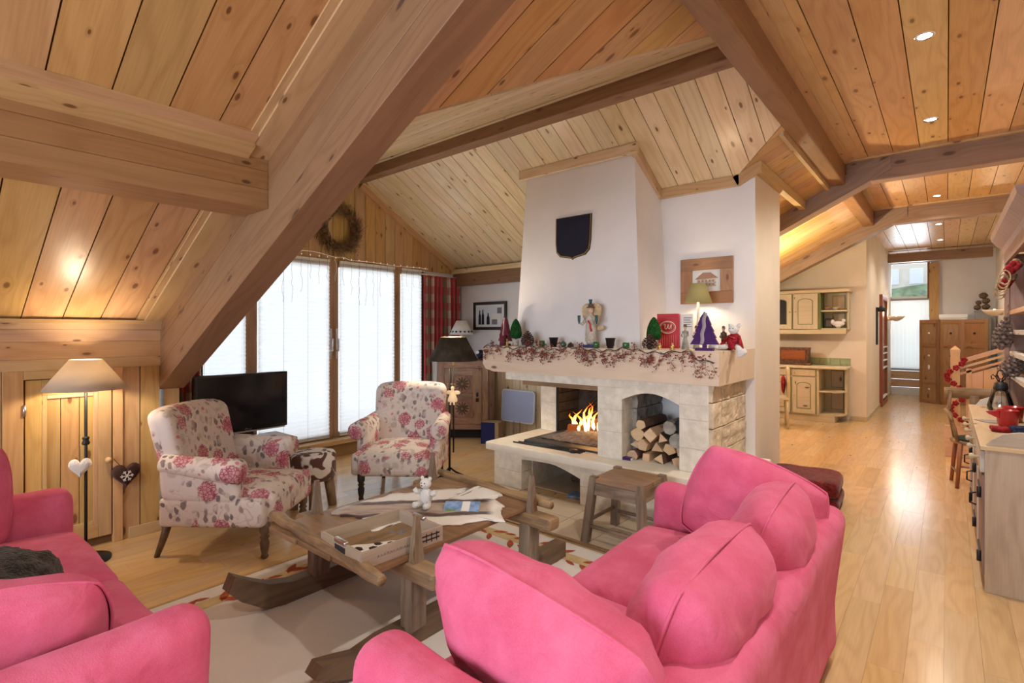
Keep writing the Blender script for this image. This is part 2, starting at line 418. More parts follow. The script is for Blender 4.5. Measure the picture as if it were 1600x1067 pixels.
def translucent(name, c, k, rough=.8, weave=0):
    t = NT(name, rough, .1); out = t.n['Material Output']; t.col(c)
    if weave: t.bump(t.noise(t.obj(), weave, 2), .3, .003)
    tl = t.N('BsdfTranslucent'); tl.inputs[0].default_value = (*c, 1)
    mx = t.N('MixShader'); mx.inputs[0].default_value = k
    t.L(t.b.outputs[0], mx.inputs[1]); t.L(tl.outputs[0], mx.inputs[2]); t.L(mx.outputs[0], out.inputs[0])
    return t
translucent('blind', (.90, .91, .90), .5)
translucent('linen_shade', (.70, .61, .50), .5, weave=180)
def fabric(name, c, c2, rough=.9, sheen=.5):
    t = NT(name, rough, .15); o = t.obj()
    n = t.noise(o, 5, 4, .6); w = t.noise(o, 240, 2)
    c = t.mix(t.smooth(n, .3, .72), c, c2); c = t.mix(t.math('MULTIPLY', w, .18), c, (.85, .45, .52))
    t.col(c); t.bump(t.math('ADD', t.math('MULTIPLY', w, .35), t.math('MULTIPLY', t.noise(o, 7, 2, .5, 1.2), 3.6)), .4, .008)
    t.b.inputs['Sheen Weight'].default_value = sheen; t.b.inputs['Sheen Tint'].default_value = (1, .6, .7, 1)
fabric('pink_linen', (.61, .07, .185), (.73, .14, .30), sheen=.15)
def floral(name, base=(.74, .66, .62)):
    t = NT(name, .9, .1); o = t.obj()
    n0 = t.noise(o, 3, 3); c = t.mix(t.smooth(n0, .35, .65), base, tuple(x*.88 for x in base))
    warp = t.N('TexNoise'); t.L(o, warp.inputs['Vector']); warp.inputs['Scale'].default_value = 9; warp.inputs['Detail'].default_value = 2
    ow = t.vmath('ADD', o, t.scale(t.vmath('SUBTRACT', warp.outputs['Color'], (.5, .5, .5)), (.09, .09, .09)))
    # pale grey ghost foliage
    g = t.vor(ow, 12); gd = t.math('SUBTRACT', 1.0, t.smooth(g.outputs['Distance'], .30, .42))
    gm = t.math('MULTIPLY', gd, t.smooth(t.noise(o, 6, 2), .48, .56))
    c = t.mix(t.math('MULTIPLY', gm, .5), c, (.42, .34, .30))
    # flower heads: voronoi balls with petal cells
    fl = t.vor(o, 6.2, rnd=.95); sc = t.N('SeparateColor'); t.L(fl.outputs['Color'], sc.inputs[0])
    fd = t.math('ADD', fl.outputs['Distance'], t.math('MULTIPLY', t.math('SUBTRACT', t.noise(o, 28, 2), .5), .22))
    # stems and leaves gathered round the flowers
    near = t.math('SUBTRACT', 1.0, t.smooth(fd, .50, .74))
    lf = t.vor(t.scale(ow, (1, 1, .55)), 30, 'DISTANCE_TO_EDGE'); lv = t.vor(t.scale(ow, (1, 1, .6)), 23)
    leaf = t.math('MULTIPLY', t.math('SUBTRACT', 1.0, t.smooth(lv.outputs['Distance'], .34, .44)), near)
    ls = t.N('SeparateColor'); t.L(lv.outputs['Color'], ls.inputs[0])
    leaf = t.math('MULTIPLY', leaf, t.math('GREATER_THAN', ls.outputs[0], .2))
    c = t.mix(t.math('MULTIPLY', leaf, .85), c, t.mix(ls.outputs[1], (.09, .075, .10), (.36, .26, .25)))
    st = t.math('SUBTRACT', 1.0, t.smooth(t.math('ABSOLUTE', t.math('SUBTRACT', t.noise(ow, 8, 1), .5)), .004, .018))
    c = t.mix(t.math('MULTIPLY', t.math('MULTIPLY', st, .25), near), c, (.16, .12, .14))
    on = t.math('GREATER_THAN', sc.outputs[0], .18)
    head = t.math('MULTIPLY', t.math('SUBTRACT', 1.0, t.smooth(fd, .37, .42)), on)
    pv = t.vor(o, 46, 'DISTANCE_TO_EDGE'); pe = t.smooth(pv.outputs['Distance'], .02, .16)
    core = t.smooth(fd, .05, .40)
    pc = t.mix(core, (.50, .085, .17), (.70, .40, .43)); pc = t.mix(t.math('MULTIPLY', sc.outputs[1], .6), pc, (.62, .38, .36))
    pc = t.mix(pe, (.33, .05, .11), pc)
    c = t.mix(t.math('MULTIPLY', head, .92), c, pc)
    sm = t.vor(ow, 17); ss = t.N('SeparateColor'); t.L(sm.outputs['Color'], ss.inputs[0])
    bud = t.math('MULTIPLY', t.math('SUBTRACT', 1.0, t.smooth(sm.outputs['Distance'], .20, .27)), t.math('GREATER_THAN', ss.outputs[0], .80))
    c = t.mix(t.math('MULTIPLY', bud, .8), c, (.55, .16, .20))
    t.col(c); t.bump(t.noise(o, 300, 2), .15, .003)
floral('floral_linen')
t = NT('cowhide', .85, .15); o = t.obj(); n = t.noise(o, 7, 2, .5, .8)
t.col(t.mix(t.smooth(n, .50, .54), (.12, .055, .045), (.74, .70, .68))); t.bump(t.noise(o, 200, 2), .4, .004); t.b.inputs['Sheen Weight'].default_value = .2
t = NT('goat_hide', .9, .12); o = t.obj(); sp = t.N('SeparateXYZ'); t.L(o, sp.inputs[0])
wob = t.math('MULTIPLY', t.math('SUBTRACT', t.noise(o, 4, 3), .5), .12)
a = t.math('ABSOLUTE', t.math('ADD', sp.outputs[0], wob))
ed = t.math('MAXIMUM', t.smooth(a, .125, .15), t.smooth(t.math('ADD', sp.outputs[1], wob), .30, .36))
c = t.mix(t.smooth(t.noise(t.scale(o, (1, .3, 1)), 22, 4), .35, .7), (.50, .39, .32), (.33, .23, .18))
band = t.math('MULTIPLY', t.smooth(a, .075, .09), t.math('SUBTRACT', 1.0, t.smooth(a, .125, .14)))
c = t.mix(band, c, (.075, .04, .035)); c = t.mix(ed, c, (.84, .82, .80))
t.col(c); t.bump(t.noise(t.scale(o, (1, .25, 1)), 160, 3), .5, .004); t.b.inputs['Sheen Weight'].default_value = .3
t = NT('check_curtain', .9, .1); uv = t.uv(); sp = t.N('SeparateXYZ'); t.L(uv, sp.inputs[0])
fx = t.math('FRACT', t.math('MULTIPLY', sp.outputs[1], 4.6)); fz = t.math('FRACT', t.math('MULTIPLY', sp.outputs[0], 4.6))
bx = t.math('LESS_THAN', fx, .46); bz = t.math('LESS_THAN', fz, .5); gx = t.math('GREATER_THAN', fx, .74)
c = t.mix(bx, (.66, .58, .52), (.52, .09, .11)); c = t.mix(gx, c, (.20, .19, .12)); c = t.mix(t.math('MULTIPLY', bz, .55), c, (.50, .06, .09))
t.col(c); t.bump(t.noise(uv, 400, 2), .1, .002)
t = NT('rug_wool', 1, .05); o = t.obj()
c = t.mix(t.smooth(t.noise(o, 2.5, 3), .3, .7), (.70, .66, .64), (.76, .72, .70)); c = t.mix(t.math('MULTIPLY', t.noise(o, 130, 2), .25), c, (.6, .56, .54))
t.col(c); t.bump(t.noise(o, 260, 2), .6, .004)
plain('rug_band', (.62, .47, .26), 1, .05, var=.12, vs=9, bump=.5, bs=260)
plain('rug_edge', (.42, .30, .15), 1, .05, var=.1, vs=20)
plain('rug_leaf', (.42, .11, .055), 1, .05, var=.2, vs=30, bump=.5, bs=260)
t = NT('flame', .5, 0); out = t.n['Material Output']; uvg = t.N('TexCoord').outputs['Generated']; sp = t.N('SeparateXYZ'); t.L(uvg, sp.inputs[0])
h = t.math('ADD', sp.outputs[2], t.math('MULTIPLY', t.math('SUBTRACT', t.noise(uvg, 4, 2), .5), .4))
c = t.ramp(h, [(0, (1, .85, .5)), (.35, (1, .62, .16)), (.75, (1, .22, .02)), (1, (.7, .06, .01))])
em = t.N('Emission'); t.L(c, em.inputs[0]); em.inputs[1].default_value = 4.0
tr = t.N('BsdfTransparent'); mx = t.N('MixShader')
lw = t.N('LayerWeight'); lw.inputs[0].default_value = .45
fac = t.math('MULTIPLY', t.math('SUBTRACT', 1.0, t.smooth(h, .55, 1.15)), t.math('SUBTRACT', 1.0, t.math('MULTIPLY', lw.outputs['Facing'], .75)))
t.L(fac, mx.inputs[0]); t.L(tr.outputs[0], mx.inputs[1]); t.L(em.outputs[0], mx.inputs[2]); t.L(mx.outputs[0], out.inputs[0])
# ---------------------------------------------------------------- boards
def clip(poly, k, lo, hi):
    def half(P, val, sgn):
        out = []
        for i in range(len(P)):
            a, b = P[i], P[(i+1) % len(P)]; da, db = sgn*(a[k]-val), sgn*(b[k]-val)
            if da >= 0: out.append(a)
            if da*db < 0:
                t = da/(da-db); out.append((a[0]+(b[0]-a[0])*t, a[1]+(b[1]-a[1])*t))
        return out
    p = half(poly, lo, 1)
    return half(p, hi, -1) if len(p) > 2 else []
def boards(parent, poly3, gdir, nrm, width, mat, name='board', thick=.018, gap=.006, off=0, w_jit=0):
    O = Vector(poly3[0]); ez = Vector(nrm).normalized(); ex = Vector(gdir); ex = (ex-ez*ex.dot(ez)).normalized(); ey = ez.cross(ex)
    P = [((Vector(p)-O).dot(ex), (Vector(p)-O).dot(ey)) for p in poly3]
    lo = min(p[1] for p in P); hi = max(p[1] for p in P); y = lo-off
    out = []
    while y < hi-1e-4:
        w = width*(1+random.uniform(-w_jit, w_jit))
        q = clip(P, 1, y+gap/2, y+w-gap/2)
        if len(q) > 2:
            q = [q[i] for i in range(len(q)) if (Vector(q[i])-Vector(q[i-1])).length > 1e-4]
            xs = [a for a, b in q]
            if len(q) > 2 and max(xs)-min(xs) > .03:
                x0 = min(xs); M = Matrix.Translation(O+ex*x0+ey*y) @ Matrix((ex, ey, ez)).transposed().to_4x4()
                m = MB().prism([(a-x0, b-y) for a, b in q], 0, thick-random.random()*.002)
                out.append(m.build(name, mat, parent, M=M))
        y += w
    return out
def shell(name, poly3, nrm, mat, label, cat, depth=.06):
    n = Vector(nrm).normalized(); a = [Vector(p) for p in poly3]; b = [p-n*depth for p in a]; N = len(a)
    m = MB().add(a+b, [tuple(range(N)), tuple(range(2*N-1, N-1, -1))]+[(i, (i+1) % N, N+(i+1) % N, N+i) for i in range(N)])
    return m.build(name, mat, label=label, cat=cat, kind='structure')
def shear(x0, z0, s):
    M = Matrix.Identity(4); M[2][0] = s; M[2][3] = z0-s*x0; return M
LM = lambda x: 1.53+.49*(x+4.4)
DL = lambda y: 3.406-.45*(3.55-y)
DR = lambda y: 2.75+.57*(4.6-y)
RM = lambda x: 2.74+.5*(x+1.41)
XB, ZF, XW, XR = -.933, 3.2, -5.5, .78
# ---------------------------------------------------------------- floor
fl = MB().box((-5.6, -3.6, -.12), (.9, 15, -.014)).build('floor', 'subfloor', label='light oak strip floor running the length of the room', cat='floor', kind='structure')
import math as _m
th = math.radians(40)
def vis(x, y, z=0):
    d = -x*math.sin(th)+y*math.cos(th); l = x*math.cos(th)+y*math.sin(th)
    if d < .3: return None
    u = 800+810*l/d; v = 517+810*(1.45-z)/d
    return d if -60 < u < 1660 and v < 1130 else None
planks = []; x = -5.6; W_ = .13; row = 0
while x < .8:
    y = -3.6+random.uniform(-.9, 0)
    while y < 14.9:
        Lp = random.uniform(.7, 1.25); a, b = max(y, -3.6), min(y+Lp, 14.85)
        if b-a > .05: planks.append((x, a, b))
        y += Lp
    x += W_
def under(x, a, b):
    c = (a+b)/2; xc = x+W_/2
    return (-3.05 < xc < -.75 and 0 < c < 2.85) or (-3.3 < xc < -1.25 and 3 < c < 4.5) or (xc < -1.3 and c > 4.7) or (-3.5 < xc < -.45 and -.2 < c < .55) or (xc < -4.4 and (c < 1.3 or xc < -5.2)) or (-1.1 < xc < -.45 and .8 < c < 2.7) or (xc > .2 and 3.9 < c < 6)
sc_ = []
for i, (x, a, b) in enumerate(planks):
    d = min([q for q in (vis(x+W_/2, yy) for yy in (a, (a+b)/2, b)) if q] or [99])
    sc_.append((d+(100 if under(x, a, b) else 0), i))
sc_.sort(); near = set(i for d, i in sc_[:300] if d < 60)
rest = MB(); pm = {}
for i, (x, a, b) in enumerate(planks):
    if i in near: MB().box((0, 0, -.014), (W_-.0007, b-a-.0007, -random.random()*.0004), grain=1).build('plank', 'oak_floor', fl, loc=(x, a, 0))
    else: rest.box((x, a, -.014), (x+W_-.0007, b-.0007, 0), grain=1)
rest.build('plank_field', 'oak_floor', fl, kind='stuff')
# hearth tiles set into the floor in front of the fireplace
MB().box((-3.30, 3.0, 0), (-1.15, 3.66, .006)).build('tile_bed', 'grout', fl)
for i in range(6):
    for j in range(2):
        MB().box((0, 0, 0), (.35, .315, .011), bev=.002).build('floor_tile', 'tile', fl, loc=(-3.297+i*.358, 3.022+j*.321, .001))
MB().box((-3.32, 2.985, 0), (-1.15, 3.018, .014)).build('edge_strip', 'sled_tan', fl)
# ---------------------------------------------------------------- ceilings
def xy(pts, fn): return [(x, y, fn(x, y)) for x, y in pts]
nLM = (.49, 0, -1); nRM = (.5, 0, -1)
P = xy([(-4.45, -3.5), (-2.9, -3.5), (-2.9, 1.25), (-4.45, 1.25)], lambda x, y: LM(x))
c1 = shell('ceiling_eaves', P, nLM, 'groove', 'sloping pine board ceiling between knee wall and purlin', 'ceiling')
boards(c1, xy([(-4.4, -1.0), (-2.95, -1.0), (-2.95, 1.25), (-4.4, 1.25)], lambda x, y: LM(x)), (1, 0, .49), nLM, .195, 'pine_ceiling', off=.03)
P = xy([(-2.95, -3.5), (XB, -3.5), (XB, 1.3), (-2.95, 1.3)], lambda x, y: LM(x))
c2 = shell('ceiling_slope', P, nLM, 'groove', 'sloping pine board ceiling above the purlin at upper left', 'ceiling')
boards(c2, xy([(-2.72, -1.2), (XB, -1.2), (XB, 1.25), (-2.72, 1.25)], lambda x, y: LM(x)), (1, 0, .49), nLM, .2, 'pine_ceiling', off=.11)
P = xy([(-2.537, 1.39), (XB, 1.39), (XB, 3.156)], lambda x, y: LM(x))
c3 = shell('ceiling_triangle', P, nLM, 'groove', 'triangular pine ceiling between big rafter and dormer ridge beam', 'ceiling')
boards(c3, P, (1, 0, .49), nLM, .19, 'pine_ceiling', off=.05)
P = xy([(XW-.1, 1.30), (-2.657, 1.30), (XB, 3.156), (XB, 3.56), (XW-.1, 3.56)], lambda x, y: DL(y)); n = (0, .45, -1)
c4 = shell('ceiling_dormer_near', P, n, 'groove', 'window-brightened near slope of the dormer ceiling beside the ridge beam', 'ceiling')
boards(c4, P, (1, 0, 0), n, .2, 'pine_pale_lit', gap=.003)
P = xy([(XW-.1, 3.62), (XB, 3.62), (XB, 4.199), (-2.23, 5.34), (XW-.1, 5.34)], lambda x, y: DR(y)); n = (0, -.57, -1)
c5 = shell('ceiling_dormer_far', P, n, 'groove', 'window-brightened knotty pine dormer ceiling falling towards photograph wall', 'ceiling')
boards(c5, P, (0, 1, -.57), n, .158, 'pine_pale_lit', off=.05)
P = xy([(XB, 4.199), (XB, 10.05), (-4.45, 10.05), (-4.45, 5.34), (-2.23, 5.34)], lambda x, y: RM(x))
c6 = shell('ceiling_kitchen', P, nRM, 'groove', 'sloping pine ceiling over the kitchen beyond the chimney', 'ceiling')
boards(c6, xy([(XB, 4.199), (XB, 10.0), (-3.6, 10.0), (-3.6, 5.34), (-2.23, 5.34)], lambda x, y: RM(x)), (1, 0, .5), nRM, .19, 'pine_ceiling', off=.02)
c7 = MB().box((-1.0, -3.6, ZF), (.9, 14.9, ZF+.06)).build('ceiling_flat', 'groove', label='flat pine board ceiling with spotlights along corridor side', cat='ceiling', kind='structure')
for a, b, xl in ((-1.2, 1.3, -.74), (1.3, 6.28, -.74), (6.45, 9.0, -.74), (9.15, 13.95, -.99), (14.1, 14.8, -.99)):
    boards(c7, [(xl, a, ZF), (XR, a, ZF), (XR, b, ZF), (xl, b, ZF)], (0, 1, 0), (0, 0, -1), .203, 'pine_ceiling', off=.065)
# ---------------------------------------------------------------- beams (setting trims)
TN = [0]
def trim(m, mat, label, cat='beam'):
    TN[0] += 1
    return m.build('trim_%d' % TN[0], mat, label=label, cat=cat, kind='structure')
_r = MB()
for a, b in ((-.5, -.345), (-.3445, -.17), (-.1695, .04)): _r.rbox((-4.42, 1.24, a), (XB, 1.41, b), .004, M=shear(-4.4, 1.53, .49), grain=0, seg=1, smooth=False)
raf = trim(_r, 'beam', 'massive diagonal pine rafter rising from knee wall past window')
_r = MB()
for a, b in ((2.08, 2.175), (2.1755, 2.27), (2.2705, 2.40)): _r.rbox((-2.98, -3.5, a), (-2.68, 1.24, b), .003, grain=1, seg=1, smooth=False)
pur = trim(_r, 'beam_tan', 'horizontal pine purlin at upper left meeting the diagonal rafter')
_r = MB()
for a, b in ((1.20, 1.27), (1.2704, 1.38), (1.3804, 1.46)): _r.rbox((-4.5, -3.5, a), (-4.37, 1.245, b), .002, grain=1, seg=1, smooth=False)
kb = trim(_r, 'pine_trim', 'knotty pine wall plate above the little knee wall door')
rid = trim(MB().rbox((XW, 3.55, 3.25), (XB+.02, 3.69, 3.46), .01, grain=0, seg=1, smooth=False), 'beam_dark', 'brown ridge beam of the dormer ending at long main beam')
mainb = trim(MB().rbox((XB, -3.5, 2.95), (-.80, 9.05, 3.46), .012, grain=1, seg=1, smooth=False), 'beam', 'long main beam along the edge of flat ceiling')
for k, (yb, lab) in enumerate(((6.28, 'nearer greyish cross beam under the flat corridor ceiling'), (9.0, 'farther greyish cross beam under the flat corridor ceiling'))):
    b = trim(MB().rbox((-.80, yb, 2.95), (XR, yb+.17, 3.22), .012, grain=0, seg=1, smooth=False), 'beam_grey', lab)
    m = MB().add([(-4.4, yb-.012, -.20), (-.42, yb-.012, -.20), (-.42, yb-.012, -.035), (-.49, yb-.012, 0), (-4.4, yb-.012, 0), (-4.4, yb+.182, -.20), (-.42, yb+.182, -.20), (-.42, yb+.182, -.035), (-.49, yb+.182, 0), (-4.4, yb+.182, 0)],
                 [(0, 1, 2, 3, 4), (9, 8, 7, 6, 5), (0, 5, 6, 1), (1, 6, 7, 2), (2, 7, 8, 3), (3, 8, 9, 4), (4, 9, 5, 0)], shear(-1.41, 2.74, .5))
    m.build('sloping_strut', 'beam_grey', b)
    MB().box((-.80, yb-.045, 3.165), (XR, yb, 3.2)).build('moulding', 'pine_trim', b)
trim(MB().rbox((-.99, 13.95, 2.93), (.70, 14.1, 3.12), .01, grain=0, seg=1, smooth=False), 'beam', 'short beam across the corridor in front of end wall')
# mouldings laid on the ceilings
def strip(parent, lo, hi, M=None, mat='pine_trim', grain=None, name='moulding'):
    m = MB().box(lo, hi, M, grain)
    return m.build(name, mat, parent)
ML = shear(-4.4, 1.53, .49)
for lo, hi in (((-4.40, 1.135, -.045), (-2.98, 1.24, -.018)), ((-2.68, 1.135, -.045), (XB, 1.24, -.018)), ((-4.40, 1.10, -.030), (-3.02, 1.135, -.018)), ((-2.6, 1.10, -.030), (XB, 1.135, -.018))): strip(raf, lo, hi, ML)
for lo, hi in (((-2.68, -3.5, -.06), (-2.60, 1.14, -.02)), ((-2.60, -3.5, -.045), (-2.555, 1.14, -.02)), ((-3.05, -3.5, -.05), (-2.98, 1.14, -.018))): strip(pur, lo, hi, ML, grain=1)
for lo, hi in (((-4.40, -3.5, 1.46), (-4.345, 1.24, 1.50)), ((-4.40, -3.5, 1.50), (-4.33, 1.24, 1.525))): strip(kb, lo, hi)
strip(raf, (-2.5, 1.41, -.06), (XB, 1.455, -.02), ML)
strip(rid, (XW, 3.515, 3.36), (XB, 3.55, 3.40), mat='pine_pale_lit')
for lo, hi in (((-.80, -1.2, 3.155), (-.745, 6.24, 3.2)), ((-.745, -1.2, 3.178), (-.66, 6.24, 3.19)), ((-.80, 6.45, 3.16), (-.73, 9.0, 3.2))): strip(mainb, lo, hi)
# plate under the far dormer slope
trim(MB().rbox((XW, 5.22, 2.10), (-3.2, 5.345, 2.27), .006, grain=0, seg=1, smooth=False), 'beam', 'pine wall plate over the wall with framed photograph')
trim(MB().box((XW, 5.19, 2.27), (-3.2, 5.345, 2.335)), 'pine_pale_lit', 'pale pine moulding above plate over the photograph wall', 'moulding')
# ---------------------------------------------------------------- walls
def struct(name, m, mat, label, cat='wall'): return m.build(name, mat, label=label, cat=cat, kind='structure')
# knee wall with boards and door
kw = struct('wall_left', MB().box((-4.55, -3.6, 0), (-4.42, 1.25, 1.6)), 'groove', 'low pine panelled knee wall behind the fabric floor lamp')
boards(kw, [(-4.42, -.9, .0), (-4.42, .42, 0), (-4.42, .42, 1.21), (-4.42, -.9, 1.21)], (0, 0, 1), (1, 0, 0), .155, 'pine_knee', name='panel_board', off=0)
boards(kw, [(-4.42, 1.0, .0), (-4.42, 1.245, 0), (-4.42, 1.245, 1.21), (-4.42, 1.0, 1.21)], (0, 0, 1), (1, 0, 0), .1225, 'pine_knee', name='panel_board', thick=.03)
MB().box((-4.42, 1.055, 0), (-4.37, 1.245, .075)).build('skirting', 'pine_trim', kw)
d1 = empty('door_1', (-4.42, 0, 0), label='small pine cupboard door in the knee wall behind floor lamp', cat='door', kind='structure')
def dbox(lo, hi, name, mat='pine_knee', par=d1, g=None): return MB().box(lo, hi, grain=g, bev=.003).build(name, mat, par)
dbox((0, .42, 0), (.045, .515, 1.21), 'jamb'); dbox((0, .965, 0), (.045, 1.02, 1.21), 'jamb'); dbox((0, .515, 1.145), (.045, .965, 1.21), 'head')
dbox((0, .522, .06), (.035, .60, 1.14), 'stile'); dbox((0, .885, .06), (.035, .958, 1.14), 'stile')
dbox((0, .60, 1.04), (.035, .885, 1.14), 'rail'); dbox((0, .60, .06), (.035, .885, .15), 'rail')
for k in range(3): dbox((0, .60+k*.095, .15), (.02, .60+(k+1)*.095-.003, 1.04), 'panel_board')
for lo, hi in (((.02, .60, .15), (.032, .625, 1.04)), ((.02, .86, .15), (.032, .885, 1.04)), ((.02, .625, 1.015), (.032, .86, 1.04)), ((.02, .625, .15), (.032, .86, .175))): dbox(lo, hi, 'bead', 'pine_trim')
MB().cyl((.05, .518, .92), (.05, .518, .99), .008).build('hinge', 'silver', d1); MB().ell((.06, .935, .575), (.022, .02, .02)).build('knob', 'pine_trim', d1)
# dormer cheek
struct('wall_cheek', MB().prism([(-5.6, 0), (-4.43, 0), (-4.43, 1.48), (-2.6, 2.38), (-2.6, 2.5), (-5.6, 2.5)], -1.38, -1.28, RX(PI/2)), 'pine_wall', 'pine side cheek of the dormer behind the diagonal rafter')
# window wall
ww = struct('wall_window', MB().box((XW-.12, 1.3, 0), (XW-.02, 5.4, .17)), 'pine_wall', 'pine clad gable wall above the dormer windows')
gp = [(XW, 1.41, 2.27), (XW, 5.34, 2.27), (XW, 5.34, DR(5.34)), (XW, 3.69, DR(3.69)), (XW, 3.55, DL(3.55)), (XW, 1.41, DL(1.41))]
m = MB(); a = [Vector(p)+Vector((-.02, 0, 0)) for p in gp]; b = [p+Vector((-.08, 0, 0)) for p in a]; N = len(a)
m.add(a+b, [tuple(range(N)), tuple(range(2*N-1, N-1, -1))]+[(i, (i+1) % N, N+(i+1) % N, N+i) for i in range(N)]); m.build('gable_core', 'groove', ww)
boards(ww, [(XW-.02, p[1], p[2]) for p in gp], (0, 0, 1), (1, 0, 0), .148, 'pine_wall', name='gable_board', off=.03)
MB().box((-.01, 0, -.09), (.035, 1.95, -.015), M=Matrix.Translation((XW, 3.69, DR(3.69))) @ RX(-math.atan(.57)), grain=1).build('moulding', 'pine_trim', ww)
MB().box((XW-.03, 1.4, .15), (XW+.17, 4.72, .20), bev=.006).build('threshold', 'pine_trim', ww)
MB().box((XW-.03, 1.4, 0), (XW+.12, 4.72, .15)).build('step', 'beam_dark', ww)
MB().box((XW-.05, 4.64, 0), (XW, 5.34, 2.27)).build('return_panel', 'plaster', ww)
# windows 1..4 : frame, panes, and a pleated blind each
wins = [(1.50, 2.335), (2.40, 3.27), (3.34, 4.19), (4.245, 4.64)]
for k, (a, b) in enumerate(wins):
    w = empty('window_%d' % (k+1), (XW, (a+b)/2, .2), label=['leftmost dormer window light behind the television', 'tall dormer window left of the central mullion', 'tall dormer window right of the central mullion', 'narrow dormer window light beside the checked curtain'][k], cat='window', kind='structure')
    h = (b-a)/2; fr = 'window_wood'
    for lo, hi in (((-.05, -h-.035, 0), (.0, -h+.03, 2.07)), ((-.05, h-.03, 0), (.0, h+.035, 2.07)), ((-.05, -h+.03, 0), (.0, h-.03, .06)), ((-.05, -h+.03, 2.0), (.0, h-.03, 2.07))): MB().box(lo, hi, bev=.004).build('frame_bar', fr, w)
    MB().box((-.04, -h+.03, .06), (-.034, h-.03, 2.0)).build('pane', 'pane_glass', w)
    if k in (1, 2):
        s = 1 if k == 1 else -1
        hd = MB().box((.0, s*(h-.002)-.014, .92), (.012, s*(h-.002)+.014, 1.28), bev=.004); hd.cyl((.012, s*h-s*.0, 1.02), (.055, s*h, 1.02), .009).cyl((.05, s*h, 1.02), (.05, s*(h+.0), 1.16), .008).build('handle', 'chrome', w)
    NP = 46; z0, z1 = .235, 2.245
    bl = MB(); y0, y1 = a+.03, b-.03
    vs = []
    for j in range(NP*2+1):
        zz = z1-(z1-z0)*j/(NP*2); xx = XW+.014+(.011 if j % 2 else 0)
        vs += [(xx, y0, zz), (xx, y1, zz)]
    bt = empty('pleated_blind', (0, 0, 0), label=['white pleated blind on leftmost window behind television', 'white pleated blind left of the wooden central mullion', 'white pleated blind right of the wooden central mullion', 'narrow white pleated blind next to the checked curtain'][k], cat='blind', group='pleated blinds on the dormer windows')
    bl.add(vs, [(2*j, 2*j+1, 2*j+3, 2*j+2) for j in range(NP*2)]); bl.build('pleats', 'blind', bt)
    MB().box((XW+.008, y0, z1), (XW+.036, y1, z1+.03)).build('head_rail', 'white_paint', bt); MB().box((XW+.010, y0, z0-.02), (XW+.030, y1, z0)).build('bottom_rail', 'white_paint', bt)
    for q in (.33, .67) if k in (1, 2) else (.5,):
        yy = y0+(y1-y0)*q; MB().cyl((XW+.027, yy, z0), (XW+.027, yy, z1), .0012, n=5).build('cord', 'wire_dark', bt)
# photograph wall, chimney mass, column
wb = struct('wall_back', MB().box((-5.6, 5.34, 1.05), (-3.0, 5.44, 2.4)), 'plaster', 'white plaster wall carrying the framed black and white photograph')
MB().box((-5.6, 5.36, 0), (-3.0, 5.44, 1.05)).build('lower_core', 'groove', wb)
boards(wb, [(-5.5, 5.36, 0), (-3.3, 5.36, 0), (-3.3, 5.36, 1.06), (-5.5, 5.36, 1.06)], (0, 0, 1), (0, -1, 0), .13, 'pine_pale_lit', name='panel_board')
m = MB(); A = [(-3.33, 4.02), (-1.965, 4.02), (-1.965, 5.4), (-3.33, 5.4)]; B = [(-3.22, 4.10), (-2.075, 4.10), (-2.075, 5.4), (-3.22, 5.4)]
vs = [(x, y, 1.20) for x, y in A]+[(x, y, 3.3) for x, y in B]
m.add(vs, [(3, 2, 1, 0), (4, 5, 6, 7)]+[(i, (i+1) % 4, 4+(i+1) % 4, 4+i) for i in range(4)])
wc = struct('wall_chimney', m, 'plaster', 'tapering white plaster chimney breast above the mantel')
wf = struct('wall_column', MB().prism([(-2.6, 0), (-1.22, 0), (-1.22, 2.835), (-1.41, 2.745), (-2.6, 2.755)], -5.42, -4.6, RX(PI/2)), 'plaster_warm', 'plaster wall column beside the chimney holding the chalet picture')
MB().box((-2.05, 4.594, 1.0), (-1.22, 4.6, 2.72)).build('plaster_face', 'plaster', wf)
MB().box((-1.30, 4.594, 0), (-1.22, 4.6, 1.0)).build('plaster_face', 'plaster', wf)
# trims where chimney and column meet the ceiling
def seg(parent, p, q, w=.06, h=.05, mat='pine_trim'):
    p, q = Vector(p), Vector(q); d = q-p; M = Matrix.Translation(p) @ d.to_track_quat('X', 'Z').to_matrix().to_4x4()
    MB().box((-.01, -w/2, -h/2), (d.length+.01, w/2, h/2), M, grain=0).build('moulding', mat, parent)
yt = 4.055; zt = DR(yt)-.055
seg(wc, (-3.28, yt, zt), (-2.02, yt, zt), .05, .085, 'pine_pale_lit'); seg(wc, (-2.04, yt, zt), (-2.04, 4.57, DR(4.57)-.055), .05, .085)
zt = DR(4.565)-.055
seg(wf, (-2.05, 4.565, zt), (-1.345, 4.565, zt), .05, .085); seg(wf, (-1.355, 4.565, RM(-1.355)-.055), (-1.185, 4.565, RM(-1.185)-.055), .05, .085)
seg(wf, (-1.19, 4.56, RM(-1.19)-.055), (-1.19, 6.27, RM(-1.19)-.055), .06, .085)
seg(c6, (-.955, 4.3, RM(-.955)-.03), (-.955, 6.26, RM(-.955)-.03), .03, .04)
